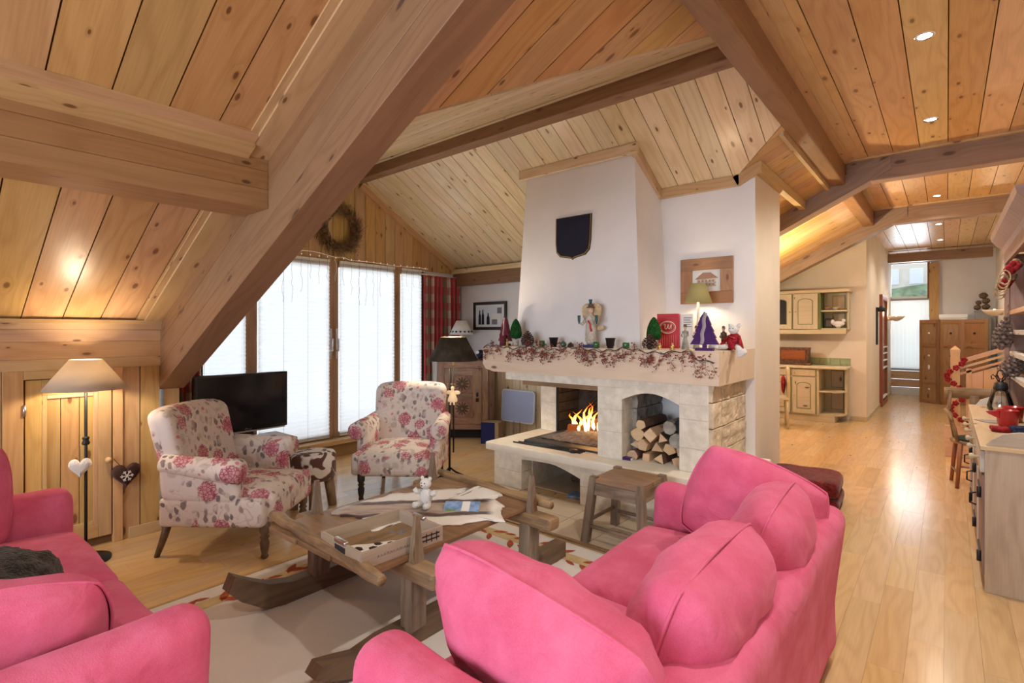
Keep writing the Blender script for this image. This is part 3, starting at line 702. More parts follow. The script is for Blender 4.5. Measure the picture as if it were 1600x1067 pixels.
# kitchen, corridor, end, right and rear walls
wk = struct('wall_kitchen', MB().box((-4.5, 10, 0), (-.99, 10.1, 3.25)), 'plaster_warm', 'warm plaster wall behind the kitchen cupboards')
struct('wall_kitchen_side', MB().box((-4.55, 5.42, 0), (-4.42, 10.1, 1.6)), 'plaster_warm', 'low plaster side wall of kitchen under the slope')
struct('wall_kitchen_back', MB().box((-4.5, 5.36, 0), (-2.6, 5.42, 2.3)), 'plaster_warm', 'kitchen side of the fireplace wall')
struct('wall_corridor', MB().box((-1.1, 10.1, 0), (-.99, 14.9, 3.25)), 'plaster_warm', 'warm plaster wall on left side of corridor')
we = struct('wall_end', MB().box((-.28, 14.8, 0), (.9, 14.9, 3.25)), 'plaster', 'white end wall of the corridor behind folding screen')
MB().box((-1.0, 14.8, 2.98), (-.28, 14.9, 3.25)).build('header', 'plaster', we)
MB().box((-.30, 14.72, 0), (-.13, 14.8, 2.95), grain=2).build('wood_post', 'pine_wall', we)
for k, (a, b) in enumerate(((.0, .18), (.18, .36), (.36, .55))): MB().box((-.99, 14.76, a), (-.30, 14.8, b-.008), grain=0).build('plank', 'pine_trim' if k else 'white_paint', we)
wr = struct('wall_right', MB().box((XR, -3.6, 0), (XR+.1, 14.9, 3.25)), 'plaster_warm', 'warm plaster wall on right behind the dresser')
wq = struct('wall_rear', MB().box((-4.6, -3.6, 0), (-3.6, -3.5, 3.4)), 'plaster', 'plaster wall behind the viewpoint with added fill window')
for lo, hi in (((.4, -3.6, 0), (.9, -3.5, 3.4)), ((-3.6, -3.6, 2.5), (.4, -3.5, 3.4)), ((-3.6, -3.6, 0), (.4, -3.5, .35))): MB().box(lo, hi).build('wall_piece', 'plaster', wq)
struct('window_6', MB().box((-3.6, -3.56, .35), (.4, -3.555, 2.5)), 'pane_glass', 'unseen wide window added behind the viewpoint for fill light', 'window')  # pane of the invented opening that lets the rear fill in
struct('baseboard_corridor', MB().box((-.99, 10.0, 0), (-.975, 14.7, .07)).box((-1.2, 9.985, 0), (-.975, 10.0, .07)), 'cream_wood', 'pale baseboard along the corridor and kitchen corner', 'baseboard')
w5 = empty('window_5', (-.99, 14.82, 0), label='tall narrow window at the far end of corridor', cat='window', kind='structure')
MB().box((0, 0, .55), (.71, .006, 2.98)).build('pane', 'pane_glass', w5)
MB().box((0, -.03, 2.17), (.71, .03, 2.23)).build('transom', 'white_paint', w5); MB().box((.655, -.04, 2.17), (.70, .02, 2.98)).build('frame_bar', 'redwood', w5); MB().box((0, -.03, .55), (.71, .03, .60)).build('frame_bar', 'grey_box', w5)
vb = empty('vertical_blind', (-.99, 14.74, 0), label='white vertical slat blind on the far corridor window', cat='blind')
for k in range(9): MB().box((-.038, -.002, .60), (.038, .002, 2.15), M=T(.045+k*.075, 0, 0) @ RZ(.18)).build('slat', 'blind', vb)
MB().box((0, -.02, 2.14), (.70, .02, 2.18)).build('head_rail', 'grey_box', vb)
# what the corridor window looks out on
nb = empty('neighbour_building', (-1.0, 21, 0), label='pale building across the road seen through corridor window', cat='building')
MB().box((-3, 0, 0), (4, .5, 5.2)).build('facade', 'outer_wall', nb)
for k in range(6): MB().box((-2.4+k*.62, -.05, 2.95), (-2.05+k*.62, .02, 3.45), bev=.02).build('window', 'snow', nb)
MB().ell((0, 0, 0), (1.6, .5, .8), disp=lambda p: p+p.normalized()*nz(p, 4, .25)).build('hedge', 'hedge', label='green hedge in front of the pale building outside', cat='hedge', loc=(-.4, 19.6, 2.05))
MB().box((-3, 18.6, -.1), (3, 20.9, 1.19)).build('snowy_bank', 'snow', label='snowy bank under the hedge outside corridor window', cat='bank')
# ---------------------------------------------------------------- ceiling spotlights
lab = ['nearest and largest spotlight in the flat ceiling', 'second spotlight before the nearer cross beam', 'spotlight between the two cross beams', 'spotlight just past the farther cross beam', 'last spotlight before the corridor end beam', 'spotlight overhead beside viewpoint', 'spotlight behind the viewpoint']
for k, y in enumerate((3.89, 5.46, 8.6, 10.9, 12.8, 1.6, -.6)):
    s = empty('ceiling_spotlight', (-.1, y, ZF-.018), label=lab[k], cat='spotlight', group='recessed spotlights')
    MB().lathe([(.036, -.002), (.05, -.004), (.052, 0)], 20, cap=False).build('rim', 'chrome', s); MB().lathe([(.0, -.001), (.037, -.001)], 20, cap=False).build('lamp', 'downlight_glow', s)
    spot('spot_beam', (-.1, y, ZF-.04), 72 if y < 9 else 40, (1, .90, .76), 2.4)
# ---------------------------------------------------------------- fireplace
fp = empty('fireplace', (0, 0, 0), label='pale limestone fireplace with raised hearth, log niche and thick timber mantel', cat='fireplace')
def rough(amp, sc, face):
    # push one face (axis, sign) of a block in and out so that it reads as split stone
    ax, sg, val = face
    def f(p):
        if abs(p[ax]-val) < .02:
            q = Vector(p); q[ax] += sg*(abs(nz(p, sc, amp*2, 3))+nz(p, sc*3, amp*.6, 9)); return q
        return p
    return f
def block(lo, hi, mat='limestone', name='stone_block', bev=.0025, **kw): return MB().rbox(lo, hi, bev, seg=1, smooth=False, **kw).build(name, mat, fp)
MB().rbox((-3.37, 3.62, .325), (-1.10, 4.62, .40), .012, seg=2).build('hearth_slab', 'slab_stone', fp)
# base under the slab, with the arched opening
for (a, b, z0, z1) in ((-3.29, -2.96, .165, .325), (-3.29, -2.96, .0, .163), (-2.335, -1.98, .165, .325), (-2.335, -1.98, 0, .163), (-1.978, -1.60, 0, .325), (-1.598, -1.18, 0, .325)):
    block((a, 3.66, z0), (b, 3.82 if b < -2.9 else 3.84, z1))
poly = [(-2.96, .325), (-2.96, .285)]+[(-2.96+.625*t, .285+.012*math.sin(PI*t)-.075*max(0, t-.55)**1.2*2.2) for t in [i/10 for i in range(11)]]+[(-2.335, .325)]
MB().prism(poly, -3.84, -3.66, RX(PI/2)).build('arch_stone', 'limestone', fp)
MB().box((-3.29, 4.45, 0), (-1.2, 4.5, .325)).build('store_back', 'slab_stone', fp); MB().box((-2.98, 3.82, 0), (-2.955, 4.46, .325)).build('store_side', 'limestone', fp); MB().box((-2.30, 3.84, 0), (-2.27, 4.46, .325)).build('store_side', 'limestone', fp)
MB().box((-3.29, 3.82, 0), (-3.24, 5.33, .325)).build('base_side', 'limestone', fp); MB().box((-1.26, 3.84, 0), (-1.18, 4.59, .325)).build('base_side', 'limestone', fp)
# pillars
def courses(a, b, y0, y1, zs):
    for z0, z1 in zip(zs[:-1], zs[1:]): block((a, y0, z0+.0004), (b, y1, z1-.0004))
courses(-2.25, -2.025, 3.80, 4.25, [.40, .62, .80, .985])
courses(-1.545, -1.325, 3.80, 3.98, [.40, .575, .79, .90])
block((-1.545, 3.80, .90), (-1.325, 3.98, 1.06))
block((-1.36, 3.97, .40), (-1.325, 4.594, 1.06), 'rough_stone', 'flank_core')
# lintel above the fire
block((-3.27, 3.80, .985), (-2.025, 3.92, 1.06), name='lintel'); block((-3.27, 3.92, .985), (-3.17, 4.48, 1.06), name='lintel')
arch = [(-2.025, 1.06), (-2.025, .885)]+[(-2.025+.48*t, .885+.075*math.sin(PI*(t*.95+.03))) for t in [i/12 for i in range(13)]]+[(-1.545, .885), (-1.545, 1.06)]
MB().prism(arch, -3.98, -3.80, RX(PI/2)).build('niche_arch', 'limestone', fp)
# niche lining
for z0, z1 in ((.40, .60), (.60, .80), (.80, .98)):
    for y0, y1 in ((3.99, 4.25), (4.25, 4.5)): MB().rbox((-2.03, y0+.002, z0+.003), (-1.99, y1-.002, z1-.003), .004, seg=1, mid=5, smooth=False, disp=rough(.012, 9, (0, 1, -1.99))).build('stone_block', 'grey_stone', fp)
MB().box((-2.02, 4.50, .40), (-1.31, 4.53, 1.06)).build('niche_back', 'plaster', fp); MB().box((-1.50, 3.98, .40), (-1.34, 4.5, 1.06)).build('niche_side', 'plaster', fp)
# split-stone right flank
for z0, z1 in ((.40, .555), (.555, .735), (.735, .925), (.925, 1.06)):
    MB().rbox((-1.33, 3.995, z0+.003), (-1.295, 4.594, z1-.003), .006, seg=1, mid=9, smooth=False, disp=rough(.011, 10, (0, 1, -1.295))).build('stone_block', 'rough_stone', fp)
    MB().rbox((-1.33, 3.802, z0+.003), (-1.297, 3.991, z1-.003), .006, seg=1, mid=5, smooth=False, disp=rough(.010, 10, (0, 1, -1.297))).build('stone_block', 'rough_stone', fp)
# pier and firebox
courses(-3.33, -3.12, 4.45, 4.75, [.40, .70, 1.06]); MB().box((-3.33, 4.75, 0), (-3.12, 5.33, 1.2)).build('pier_side', 'limestone', fp)
MB().box((-3.12, 4.84, .40), (-2.02, 4.9, 1.2)).build('fireback', 'soot', fp)
for k in range(5):
    for s in (-1, 1):
        for q in range(3):
            MB().box((-.22, -.012, -.010), (.22, .0, .010), M=T(-2.62+s*.20, 4.838, .52+k*.055+q*.18) @ RY(s*.72), grain=0).build('fireback_rib', 'black_iron', fp) if q < 2 else None
MB().box((-3.0, 3.82, .004), (-2.28, 4.45, .012)).build('store_floor', 'tile', fp)
MB().box((-3.13, 4.46, .40), (-3.114, 4.84, 1.06)).build('firebox_side', 'soot', fp)
for k in range(6): MB().box((-3.12, 4.46, .41+k*.10), (-3.10, 4.84, .50+k*.10), bev=.003).build('fire_brick', 'soot', fp)
MB().box((-2.27, 4.25, .40), (-2.03, 4.84, 1.2)).build('firebox_side', 'soot', fp)
MB().box((-3.27, 3.92, 1.06), (-2.03, 4.84, 1.10)).build('firebox_top', 'soot', fp); MB().box((-3.125, 4.44, .40), (-3.105, 4.46, 1.0)).build('firebox_edge', 'black_iron', fp)
MB().rbox((-3.16, 3.925, .93), (-2.25, 3.98, .985), .006, seg=1, smooth=False).build('hood_board', 'old_brown', fp)
MB().rbox((-3.09, 3.86, .40), (-2.27, 4.84, .418), .006, seg=1, smooth=False).build('grate_plate', 'iron_grate', fp)
for k in range(3): MB().cyl((-3.07-.03*k, 3.84-.045*k, .405), (-2.40, 3.84-.035*k, .405), .008).build('grate_bar', 'black_iron', fp)
MB().cyl((-2.47, 3.77, .40), (-2.47, 3.77, .425), .035).build('grate_knob', 'black_iron', fp)
MB().grid(lambda u, v: (-3.0+.72*u, 4.0+.78*v, .42+.05*math.sin(PI*u)*math.sin(PI*v)+abs(nz((u*8, v*8, 0), 1, .02))), 22, 22).build('ash_bed', 'ash', fp)
# timber mantel with carved-away left end
mp = [(-3.49, 1.305), (-1.225, 1.305), (-1.225, 1.06), (-3.36, 1.06), (-3.46, 1.085), (-3.495, 1.13)]
mantel = MB().prism(mp, -4.592, -3.72, RX(PI/2)).build('mantel_beam', 'mantel_pine', fp)
MB().prism([(0, 0), (.30, 0), (.30, .05), (0, .16)], 0, .12, T(-3.72, 5.33, .90) @ RX(PI/2) @ RY(0)).build('wall_bracket', 'beam', fp)
MB().prism([(0, 0), (1.0, 0), (1.0, .06), (0, .16)], 0, .10, T(-3.42, 4.32, .90) @ RZ(PI/2) @ RX(PI/2)).build('wall_bracket', 'beam_dark', fp)
# fire
fire = empty('log_fire', (-2.62, 4.42, .44), label='burning log fire with bright orange flames on the grate', cat='fire')
for k, (p0, p1, r) in enumerate((((-.30, -.05, .03), (.30, .1, .05), .045), ((-.25, .14, .03), (.28, -.1, .06), .05), ((-.12, .0, .10), (.25, .12, .12), .04))):
    MB().cyl(p0, p1, r, r*.9, 9).build('burning_log', 'char', fire)
random.seed(11)
for k in range(26):
    fx, fy = -.26+.021*k+random.uniform(-.03, .03), random.uniform(-.14, .12); h = random.uniform(.09, .27)*(1.15 if 4 < k < 20 else .8); r = random.uniform(.016, .036); ph = random.uniform(0, 6)
    prof = [(.0, 0), (.7, .06), (1, .2), (.8, .42), (.5, .64), (.25, .83), (.02, 1)]
    m = MB(); n = 10; vs = []
    for rr, zz in prof:
        for i in range(n):
            a = 2*PI*i/n; w = zz*zz
            vs.append((rr*r*math.cos(a)*(1+.25*math.sin(3*a+ph))+w*.07*math.sin(ph+zz*5), rr*r*.7*math.sin(a)+w*.05*math.cos(ph+zz*4), zz*h))
    m.add(vs, [(q*n+i, q*n+(i+1) % n, (q+1)*n+(i+1) % n, (q+1)*n+i) for q in range(len(prof)-1) for i in range(n)], smooth=True)
    m.build('flame', 'flame', fire, loc=(fx, fy, .02))
point('fire_glow', (-2.62, 4.40, .70), 4.5, (1, .42, .12), .12)
# firewood in the niche
random.seed(5)
logs = [(-1.97, .435, .05, 'r'), (-1.86, .43, .045, 's'), (-1.745, .437, .055, 't'), (-1.62, .425, .045, 's'), (-1.97, .515, .045, 't'), (-1.885, .525, .05, 'w'), (-1.775, .515, .055, 't'), (-1.665, .52, .055, 'w'), (-1.585, .51, .05, 's'), (-1.93, .61, .06, 'r'), (-1.82, .615, .06, 's'), (-1.715, .60, .05, 't'), (-1.60, .60, .06, 'g'), (-1.66, .69, .06, 'g'), (-1.59, .71, .05, 'k'), (-1.90, .69, .045, 'r')]
names = ['round log at bottom left of the niche stack', 'split log with pale square end on niche floor', 'triangular split log in the middle of bottom row', 'small pale split log at bottom right of niche', 'pale wedge log second row at left', 'dark edged split log second row', 'triangular pale log in the second row middle', 'broad wedge log at second row right', 'split log against right niche pillar second row', 'round barked log third row at left', 'large pale split log third row middle', 'tilted triangular log near middle of third row', 'grey barked log third row at right', 'grey bluish log near top of the stack', 'charred black log on top right of stack', 'thin reddish log lying on top left']
for (x, z, r, kd), nm in zip(logs, names):
    n = {'r': 10, 's': 4, 't': 3, 'w': 5, 'g': 9, 'k': 7}[kd]; a0 = random.uniform(0, 6)
    pl = [(r*math.cos(a0+2*PI*i/n)*random.uniform(.85, 1.12), r*math.sin(a0+2*PI*i/n)*random.uniform(.8, 1.05)) for i in range(n)]
    lg = empty('firewood_log', (x, 3.87+random.uniform(0, .06), z), label=nm, cat='log', group='firewood stacked in the niche')
    MB().prism(pl, -.42, 0, RX(PI/2) @ T(0, 0, 0)).build('log_body', {'r': 'log_bark', 'g': 'grey_stone', 'k': 'soot'}.get(kd, 'log_cut' if random.random() < .4 else 'log_bark'), lg)
    MB().prism([(p*.93, q*.93) for p, q in pl], 0, .003, RX(PI/2)).build('cut_end', 'log_cut' if kd not in 'gk' else ('grey_stone' if kd == 'g' else 'soot'), lg)
mb_ = empty('matchbox', (-2.0, 3.835, .402), label='small purple matchbox lying beside the firewood', cat='box')
MB().rbox((-.045, -.02, 0), (.045, .02, .022), .002, seg=1, smooth=False).build('sleeve', 'purple_felt', mb_); MB().rbox((.0451, -.017, .002), (.055, .017, .02), .001, seg=1, smooth=False).build('drawer', 'paper', mb_)
MB().cyl((-.2, 0, .06), (.2, .05, .06), .06, .05, 12).build('stored_log', 'log_bark', label='log stored in the arched opening under the hearth', cat='log', loc=(-2.55, 4.2, 0))
MB().rbox((-.11, -.08, 0), (.11, .08, .02), .004, seg=1, smooth=False).build('blue_magazine', 'print_blue', label='blue magazine lying in opening under the hearth', cat='magazine', loc=(-2.45, 3.86, .002), rot=(0, 0, .3))
# ---------------------------------------------------------------- things on the mantel
ZM = 1.305
def tree(name, loc, h, w, mat, rib, label, rz=0):
    e = empty(name, loc, rz, label=label, cat='ornament')
    pts = []; n = 5
    for k in range(n):
        y0 = .16+.84*k/n; y1 = .16+.84*(k+1)/n; r0 = .5*(1-k/n*.86); r1 = .5*(1-(k+1)/n*.86)
        pts += [(r0, y0), (r1*.86 if k < n-1 else 0, y1)]
    R = [(.06, 0), (.06, .16)]+pts; poly = [(p*w, q*h) for p, q in R]+[(-p*w, q*h) for p, q in reversed(R[:-1])]
    MB().prism(poly, -.022, .022, RX(PI/2)).build('felt_body', mat, e)
    MB().grid(lambda u, v: (w*(.04-.13*(1-u))+w*.13*(v-.5)+w*.02*math.sin(u*14), -.0235, h*(.17+.80*u)), 16, 1).build('ribbon', rib, e, solid=.001)
    MB().rbox((-w*.32, -.03, -.0), (w*.32, .03, .02), .002, seg=1, smooth=False).build('base_block', mat, e)
    return e
tree('felt_tree', (-3.36, 3.90, ZM), .285, .15, 'maroon_felt', 'rose_felt', 'maroon felt tree ornament at left end of the mantel')
tree('felt_tree', (-1.365, 3.83, ZM), .285, .20, 'purple_felt', 'grey_ribbon', 'purple felt tree ornament with grey ribbon at mantel right', .15)
def topiary(loc, h, r, label):
    e = empty('topiary', loc, 0, label=label, cat='plant')
    MB().lathe([(r*.42, 0), (r*.55, h*.22), (r*.5, h*.24), (0, h*.24)], 14).build('pot', 'robe_paint', e); MB().cyl((0, 0, h*.2), (0, 0, h*.3), .006).build('stem', 'twig', e)
    MB().lathe([(0, h*.26), (r*.75, h*.28), (r*.98, h*.36), (r, h*.48), (r*.85, h*.68), (r*.5, h*.88), (r*.2, h*.97), (0, h)], 20).build('foliage', 'moss', e)
topiary((-3.19, 3.86, ZM), .265, .058, 'green moss topiary cone in pot next to maroon tree'); topiary((-1.83, 3.98, ZM), .26, .060, 'green moss topiary cone in pot before the red book')
def cone_mesh(h, r, n=8, per=8):
    m = MB(); m.lathe([(r*.2, 0), (r*.45, h*.1), (r*.46, h*.45), (r*.24, h*.8), (0, h*.98)], 10)
    for k in range(n):
        t = (k+.4)/n; z = h*(.04+.9*t); rr = r*math.sin(PI*min(1, .22+.78*t)**.8*.98+.0)*1.02+.002
        for i in range(per):
            a = 2*PI*(i+.5*(k % 2))/per; L = max(rr, r*.18)
            m.add([(.2*L, -.17*L-.002, 0), (.2*L, .17*L+.002, 0), (L, .23*L+.001, h*.065), (L, -.23*L-.001, h*.065), (L*1.02, 0, h*.125), (L*.97, 0, h*.015)], [(0, 1, 2, 5, 3), (3, 5, 2, 4), (0, 3, 4), (1, 4, 2), (0, 4, 1)], T(0, 0, z) @ RZ(a))
    return m
def pinecone(loc, h, r, label, mat='pinecone', rot=(0, 0, 0), group=None):
    e = empty('pine_cone', loc, 0, label=label, cat='pine cone', group=group); e.rotation_euler = rot
    m = cone_mesh(h, r); m.build('scales', mat, e); return e
pinecone((-3.03, 3.84, ZM), .15, .06, 'big brown pine cone standing by the left topiary'); pinecone((-1.80, 3.84, ZM), .12, .058, 'dark pine cone in front of the right topiary'); pinecone((-2.56, 3.86, ZM), .045, .026, 'tiny pine cone beside the teal glass ball')
def votive(loc, h, r, mat, label, ball=False):
    e = empty('votive_glass' if not ball else 'glass_bauble', loc, 0, label=label, cat='candle holder' if not ball else 'bauble')
    if ball: MB().lathe([(r*.5, 0), (r*.95, h*.25), (r, h*.5), (r*.7, h*.8), (r*.25, h*.88), (r*.22, h)], 16).build('ball', mat, e); MB().lathe([(r*.25, h), (r*.25, h*1.08), (0, h*1.08)], 10).build('cap', 'silver', e)
    else: MB().lathe([(r*.7, 0), (r, h*.12), (r*1.04, h*.6), (r, h), (r*.9, h), (r*.88, h*.2), (0, h*.15)], 18).build('cup', mat, e); MB().lathe([(r*.8, h*.2), (r*.8, h*.5), (0, h*.5)], 12).build('wax', 'cream_ink', e)
votive((-2.868, 3.85, ZM), .055, .027, 'green_glass', 'green glass candle cup right of the big pine cone'); votive((-2.29, 3.85, ZM), .052, .027, 'green_glass', 'green glass candle cup right of wooden angel'); votive((-2.013, 3.85, ZM), .05, .028, 'green_glass', 'rightmost green glass candle cup near the chimney corner')
votive((-2.63, 3.85, ZM), .058, .029, 'teal_glass', 'teal glass ball between black pot and tiny cone', True)
def pot(loc, label):
    e = empty('black_pot', loc, 0, label=label, cat='pot')
    MB().lathe([(.026, 0), (.041, .078), (.043, .078), (.043, .086), (.038, .086), (.034, .02), (0, .02)], 18).build('bucket', 'black_pot', e)
    MB().tube([(.042*math.cos(a), .042*math.sin(a), .084) for a in [i*PI/10 for i in range(20)]], .0025, 6, True).build('rim', 'black_iron', e)

pot((-2.744, 3.86, ZM), 'black tapered pot left of the teal glass ball'); pot((-2.163, 3.86, ZM), 'black tapered pot right of the wooden angel')
e = empty('brown_candle', (-3.325, 3.82, ZM), 0, label='dark brown candle in front of the maroon tree', cat='candle'); MB().lathe([(.028, 0), (.03, .01), (.03, .095), (.024, .1), (0, .098)], 16).build('wax', 'maroon_felt', e); MB().cyl((0, 0, .098), (0, 0, .11), .002).build('wick', 'char', e)
e = empty('brass_figure', (-3.25, 3.80, ZM), 0, label='tiny brass figure beside the dark brown candle', cat='figurine'); MB().lathe([(.018, 0), (.02, .008), (.008, .02), (.014, .035), (.006, .05)], 12).build('body', 'gold', e); MB().ell((0, 0, .058), .010).build('head', 'gold', e); MB().box((-.016, -.003, .03), (.016, .003, .036)).build('arms', 'gold', e)
# wooden angel
an = empty('wooden_angel', (-2.379, 3.90, ZM), .25, label='painted wooden angel candle holder with tan wings', cat='figurine')
MB().rbox((-.06, -.04, 0), (.06, .04, .025), .004, seg=1, smooth=False).build('base', 'blue_paint', an)
MB().lathe([(.03, .025), (.035, .04), (.05, .06), (.046, .16), (.040, .23), (.045, .26), (.020, .285), (.015, .30)], 16, sy=.8).build('robe', 'robe_paint', an)
MB().ell((0, 0, .325), (.024, .024, .03)).build('head', 'skin_paint', an); MB().lathe([(.034, .345), (.036, .352), (.022, .358), (.02, .372), (.026, .378)], 14).build('hat', 'brown_paint', an); MB().lathe([(.012, .375), (.014, .405), (.017, .41), (.017, .42)], 10).build('candle_cup', 'teal_paint', an)
def heartpoly(w, h, n=28):
    o = []
    for i in range(n):
        a = 2*PI*i/n; x = 16*math.sin(a)**3; y = 13*math.cos(a)-5*math.cos(2*a)-2*math.cos(3*a)-math.cos(4*a); o.append((x/32*w, (y+17)/29*h))
    return o
for s in (-1, 1): MB().prism([(s*(.012+.105*math.sin(t)**.8*(.72-.28*math.cos(t*.9))), .19+.20*(1-math.cos(t))/2) for t in [i*PI/12 for i in range(13)]], -.006, .006, T(0, .035, 0) @ RX(PI/2)).build('wing', 'wing_paint', an)
MB().ell((.075, .035, .17), (.035, .006, .022)).build('wing_tip', 'wing_paint', an)
MB().tube([(-.04, 0, .25), (-.065, -.03, .20), (-.085, -.045, .215)], [.014, .012, .009]).build('arm', 'robe_paint', an); MB().tube([(.04, 0, .25), (.062, -.03, .21), (.065, -.045, .225)], [.014, .012, .009]).build('arm', 'robe_paint', an)
MB().lathe([(.004, .0), (.012, .03), (.014, .075), (.010, .075)], 10, T(-.09, -.045, .205)).build('candle_cup', 'teal_paint', an); MB().lathe([(.004, .0), (.012, .03), (.014, .075), (.010, .075)], 10, T(.066, -.045, .205)).build('candle_cup', 'teal_paint', an)
MB().tube([(-.012, -.04, .235), (.005, -.042, .21), (.012, -.044, .17), (.022, -.044, .14)], .007, 6).build('sash', 'red_ribbon', an)
# books and card leaning behind
bk = empty('red_book', (-1.79, 4.17, ZM), .12, label='red book with a cream circular emblem leaning on mantel', cat='book')
MB().rbox((-.09, -.018, 0), (.09, .018, .288), .003, seg=1, smooth=False).build('cover', 'red_board', bk)
MB().tube([(.066*math.cos(i*PI/14), -.0195, .175+.05*math.sin(i*PI/14)) for i in range(28)], .0035, 5, True).build('emblem_ring', 'cream_ink', bk)
MB().tube([(.055*math.cos(i*PI/14), -.0195, .175+.041*math.sin(i*PI/14)) for i in range(28)], .0012, 5, True).build('emblem_ring', 'cream_ink', bk)
for pts in ([(-.034, .188), (-.025, .204), (-.018, .195), (-.024, .168), (-.014, .158), (.0, .176), (.006, .20)], [(.006, .20), (.004, .168), (.014, .160), (.022, .172), (.025, .192)], [(.030, .160), (.031, .182), (.034, .195), (.026, .200)]): MB().tube([(x, -.0195, z) for x, z in pts], .0032, 5).build('emblem_letter', 'cream_ink', bk)
for k in range(9): MB().box((-.08+k*.0185, -.0188, .02), (-.079+k*.0185, -.0178, .11)).build('cover_line', 'cream_ink', bk)
wcard = empty('greeting_card', (-1.655, 4.22, ZM), .1, label='white card with faint print beside red book', cat='card')
MB().rbox((-.075, -.006, 0), (.055, .006, .285), .002, seg=1, smooth=False).build('sheet', 'paper', wcard)
for k in range(5): MB().box((-.02, -.0072, .25-k*.018), (.045-.01*(k % 2), -.006, .256-k*.018)).build('print_line', 'print_grey', wcard)
def figurine(loc, h, body, label, rz=0, skirt=True):
    e = empty('santon_figurine', loc, rz, label=label, cat='figurine', group='painted figurines on the mantel'); k = h/.2
    MB().lathe([(.026*k, 0), (.026*k, .006*k), (0, .006*k)], 14).build('base', 'grey_paint', e)
    if skirt: MB().lathe([(.028*k, .006*k), (.024*k, .05*k), (.013*k, .10*k), (.02*k, .135*k), (.008*k, .155*k)], 14, sy=.8).build('dress', body, e)
    else:
        for s in (-1, 1): MB().tube([(s*.008*k, 0, .006*k), (s*.010*k, 0, .09*k)], [.008*k, .010*k]).build('leg', body, e)
        MB().lathe([(.016*k, .085*k), (.021*k, .10*k), (.022*k, .135*k), (.008*k, .155*k)], 14, sy=.75).build('coat', body, e)
    MB().ell((0, 0, .170*k), (.012*k, .012*k, .015*k)).build('head', 'skin_paint', e); MB().lathe([(.018*k, .178*k), (.012*k, .184*k), (.012*k, .195*k), (0, .2*k)], 12).build('hat', 'brown_paint', e)
    for s in (-1, 1): MB().tube([(s*.018*k, 0, .142*k), (s*.027*k, -.006*k, .11*k), (s*.016*k, -.022*k, .10*k)], [.007*k, .006*k, .005*k]).build('arm', body, e)
figurine((-1.565, 3.97, ZM), .20, 'grey_paint', 'grey dressed figurine in front of white card'); figurine((-1.535, 4.12, ZM), .19, 'robe_paint', 'pale figurine left of the purple tree'); figurine((-1.30, 4.05, ZM), .185, 'brown_paint', 'brown coated figurine right of the purple tree', skirt=False)
for k, x in enumerate((-1.70, -1.60)):
    e = empty('gold_trinket', (x, 3.80, ZM), 0, label=['small gold trinket below the red book', 'small gold trinket left of the purple tree base'][k], cat='trinket')
    MB().lathe([(.02, 0), (.022, .006), (.008, .012), (.016, .026), (.010, .04)], 12).build('cup', 'gold', e); MB().ell((0, 0, .045), .009).build('ball', 'brass', e)
e = empty('silk_rose', (-1.245, 4.02, ZM), 0, label='small red silk rose beside the brown figurine', cat='flower')
for k in range(6): MB().ell((.014*math.cos(k*1.05), .014*math.sin(k*1.05), .03), (.016, .016, .02)).build('petal', 'red_petal', e)
MB().ell((0, 0, .012), (.03, .03, .012)).build('leaf', 'moss', e)
# table lamp
tl = empty('table_lamp', (-1.63, 4.42, ZM), 0, label='lit table lamp with olive shade on the mantel', cat='lamp')
MB().lathe([(.05, 0), (.05, .012), (.012, .03), (.010, .12), (.013, .2), (.010, .39), (.006, .42)], 18).build('stand', 'white_paint', tl)
MB().lathe([(.112, .385), (.058, .55)], 28, cap=False).build('shade', 'olive_shade', tl, solid=.003); MB().ell((0, 0, .44), (.022, .022, .03)).build('bulb', 'bulb', tl)
point('table_lamp_light', (-1.63, 4.42, 1.75), 9, WARM, .03)
# plush doll sitting at the right end
dl = empty('plush_sheep', (-1.215, 4.03, ZM), -.2, label='white plush animal in red tartan coat sitting on mantel end', cat='toy')
MB().lathe([(.055, .005), (.065, .03), (.05, .085), (.028, .125)], 16, sy=.8).build('coat', 'red_tartan', dl); MB().ell((0, -.01, .155), (.038, .036, .036), 16, 10).build('head', 'white_plush', dl); MB().ell((0, -.045, .148), (.018, .016, .015)).build('muzzle', 'white_plush', dl)
for s in (-1, 1):
    MB().ell((s*.035, 0, .185), (.014, .008, .018)).build('ear', 'white_plush', dl); MB().ell((s*.012, -.046, .162), .004).build('eye', 'black_pot', dl)
MB().tube([(.03, 0, .105), (.06, -.03, .06), (.085, -.05, .02)], [.016, .014, .012]).build('arm', 'red_tartan', dl); MB().tube([(-.03, 0, .105), (-.06, -.03, .07), (-.075, -.06, .035)], [.016, .014, .012]).build('arm', 'red_tartan', dl)
MB().tube([(-.03, -.02, .03), (-.07, -.06, .025), (-.10, -.09, .022)], [.024, .02, .018]).build('leg', 'white_plush', dl); MB().ell((-.11, -.10, .026), (.042, .022, .024), M=None).build('foot', 'white_plush', dl)
MB().tube([(.035, -.02, .03), (.075, -.07, .01), (.105, -.10, -.03)], [.024, .022, .018]).build('leg', 'white_plush', dl); MB().ell((0, 0, 0), (.045, .022, .025), M=T(.115, -.115, -.015) @ RY(-.5)).build('foot', 'white_plush', dl)
MB().tube([(-.035, -.03, .11), (.0, -.045, .10), (.03, -.03, .085)], .005, 6).build('trim', 'red_ribbon', dl)
MB().rbox((-.10, -.05, 0), (.10, .05, .01), .003, seg=1, smooth=False).build('slate_coaster', 'dark_void', label='flat dark tray under plush animal foot', cat='tray', loc=(-1.40, 4.12, ZM))
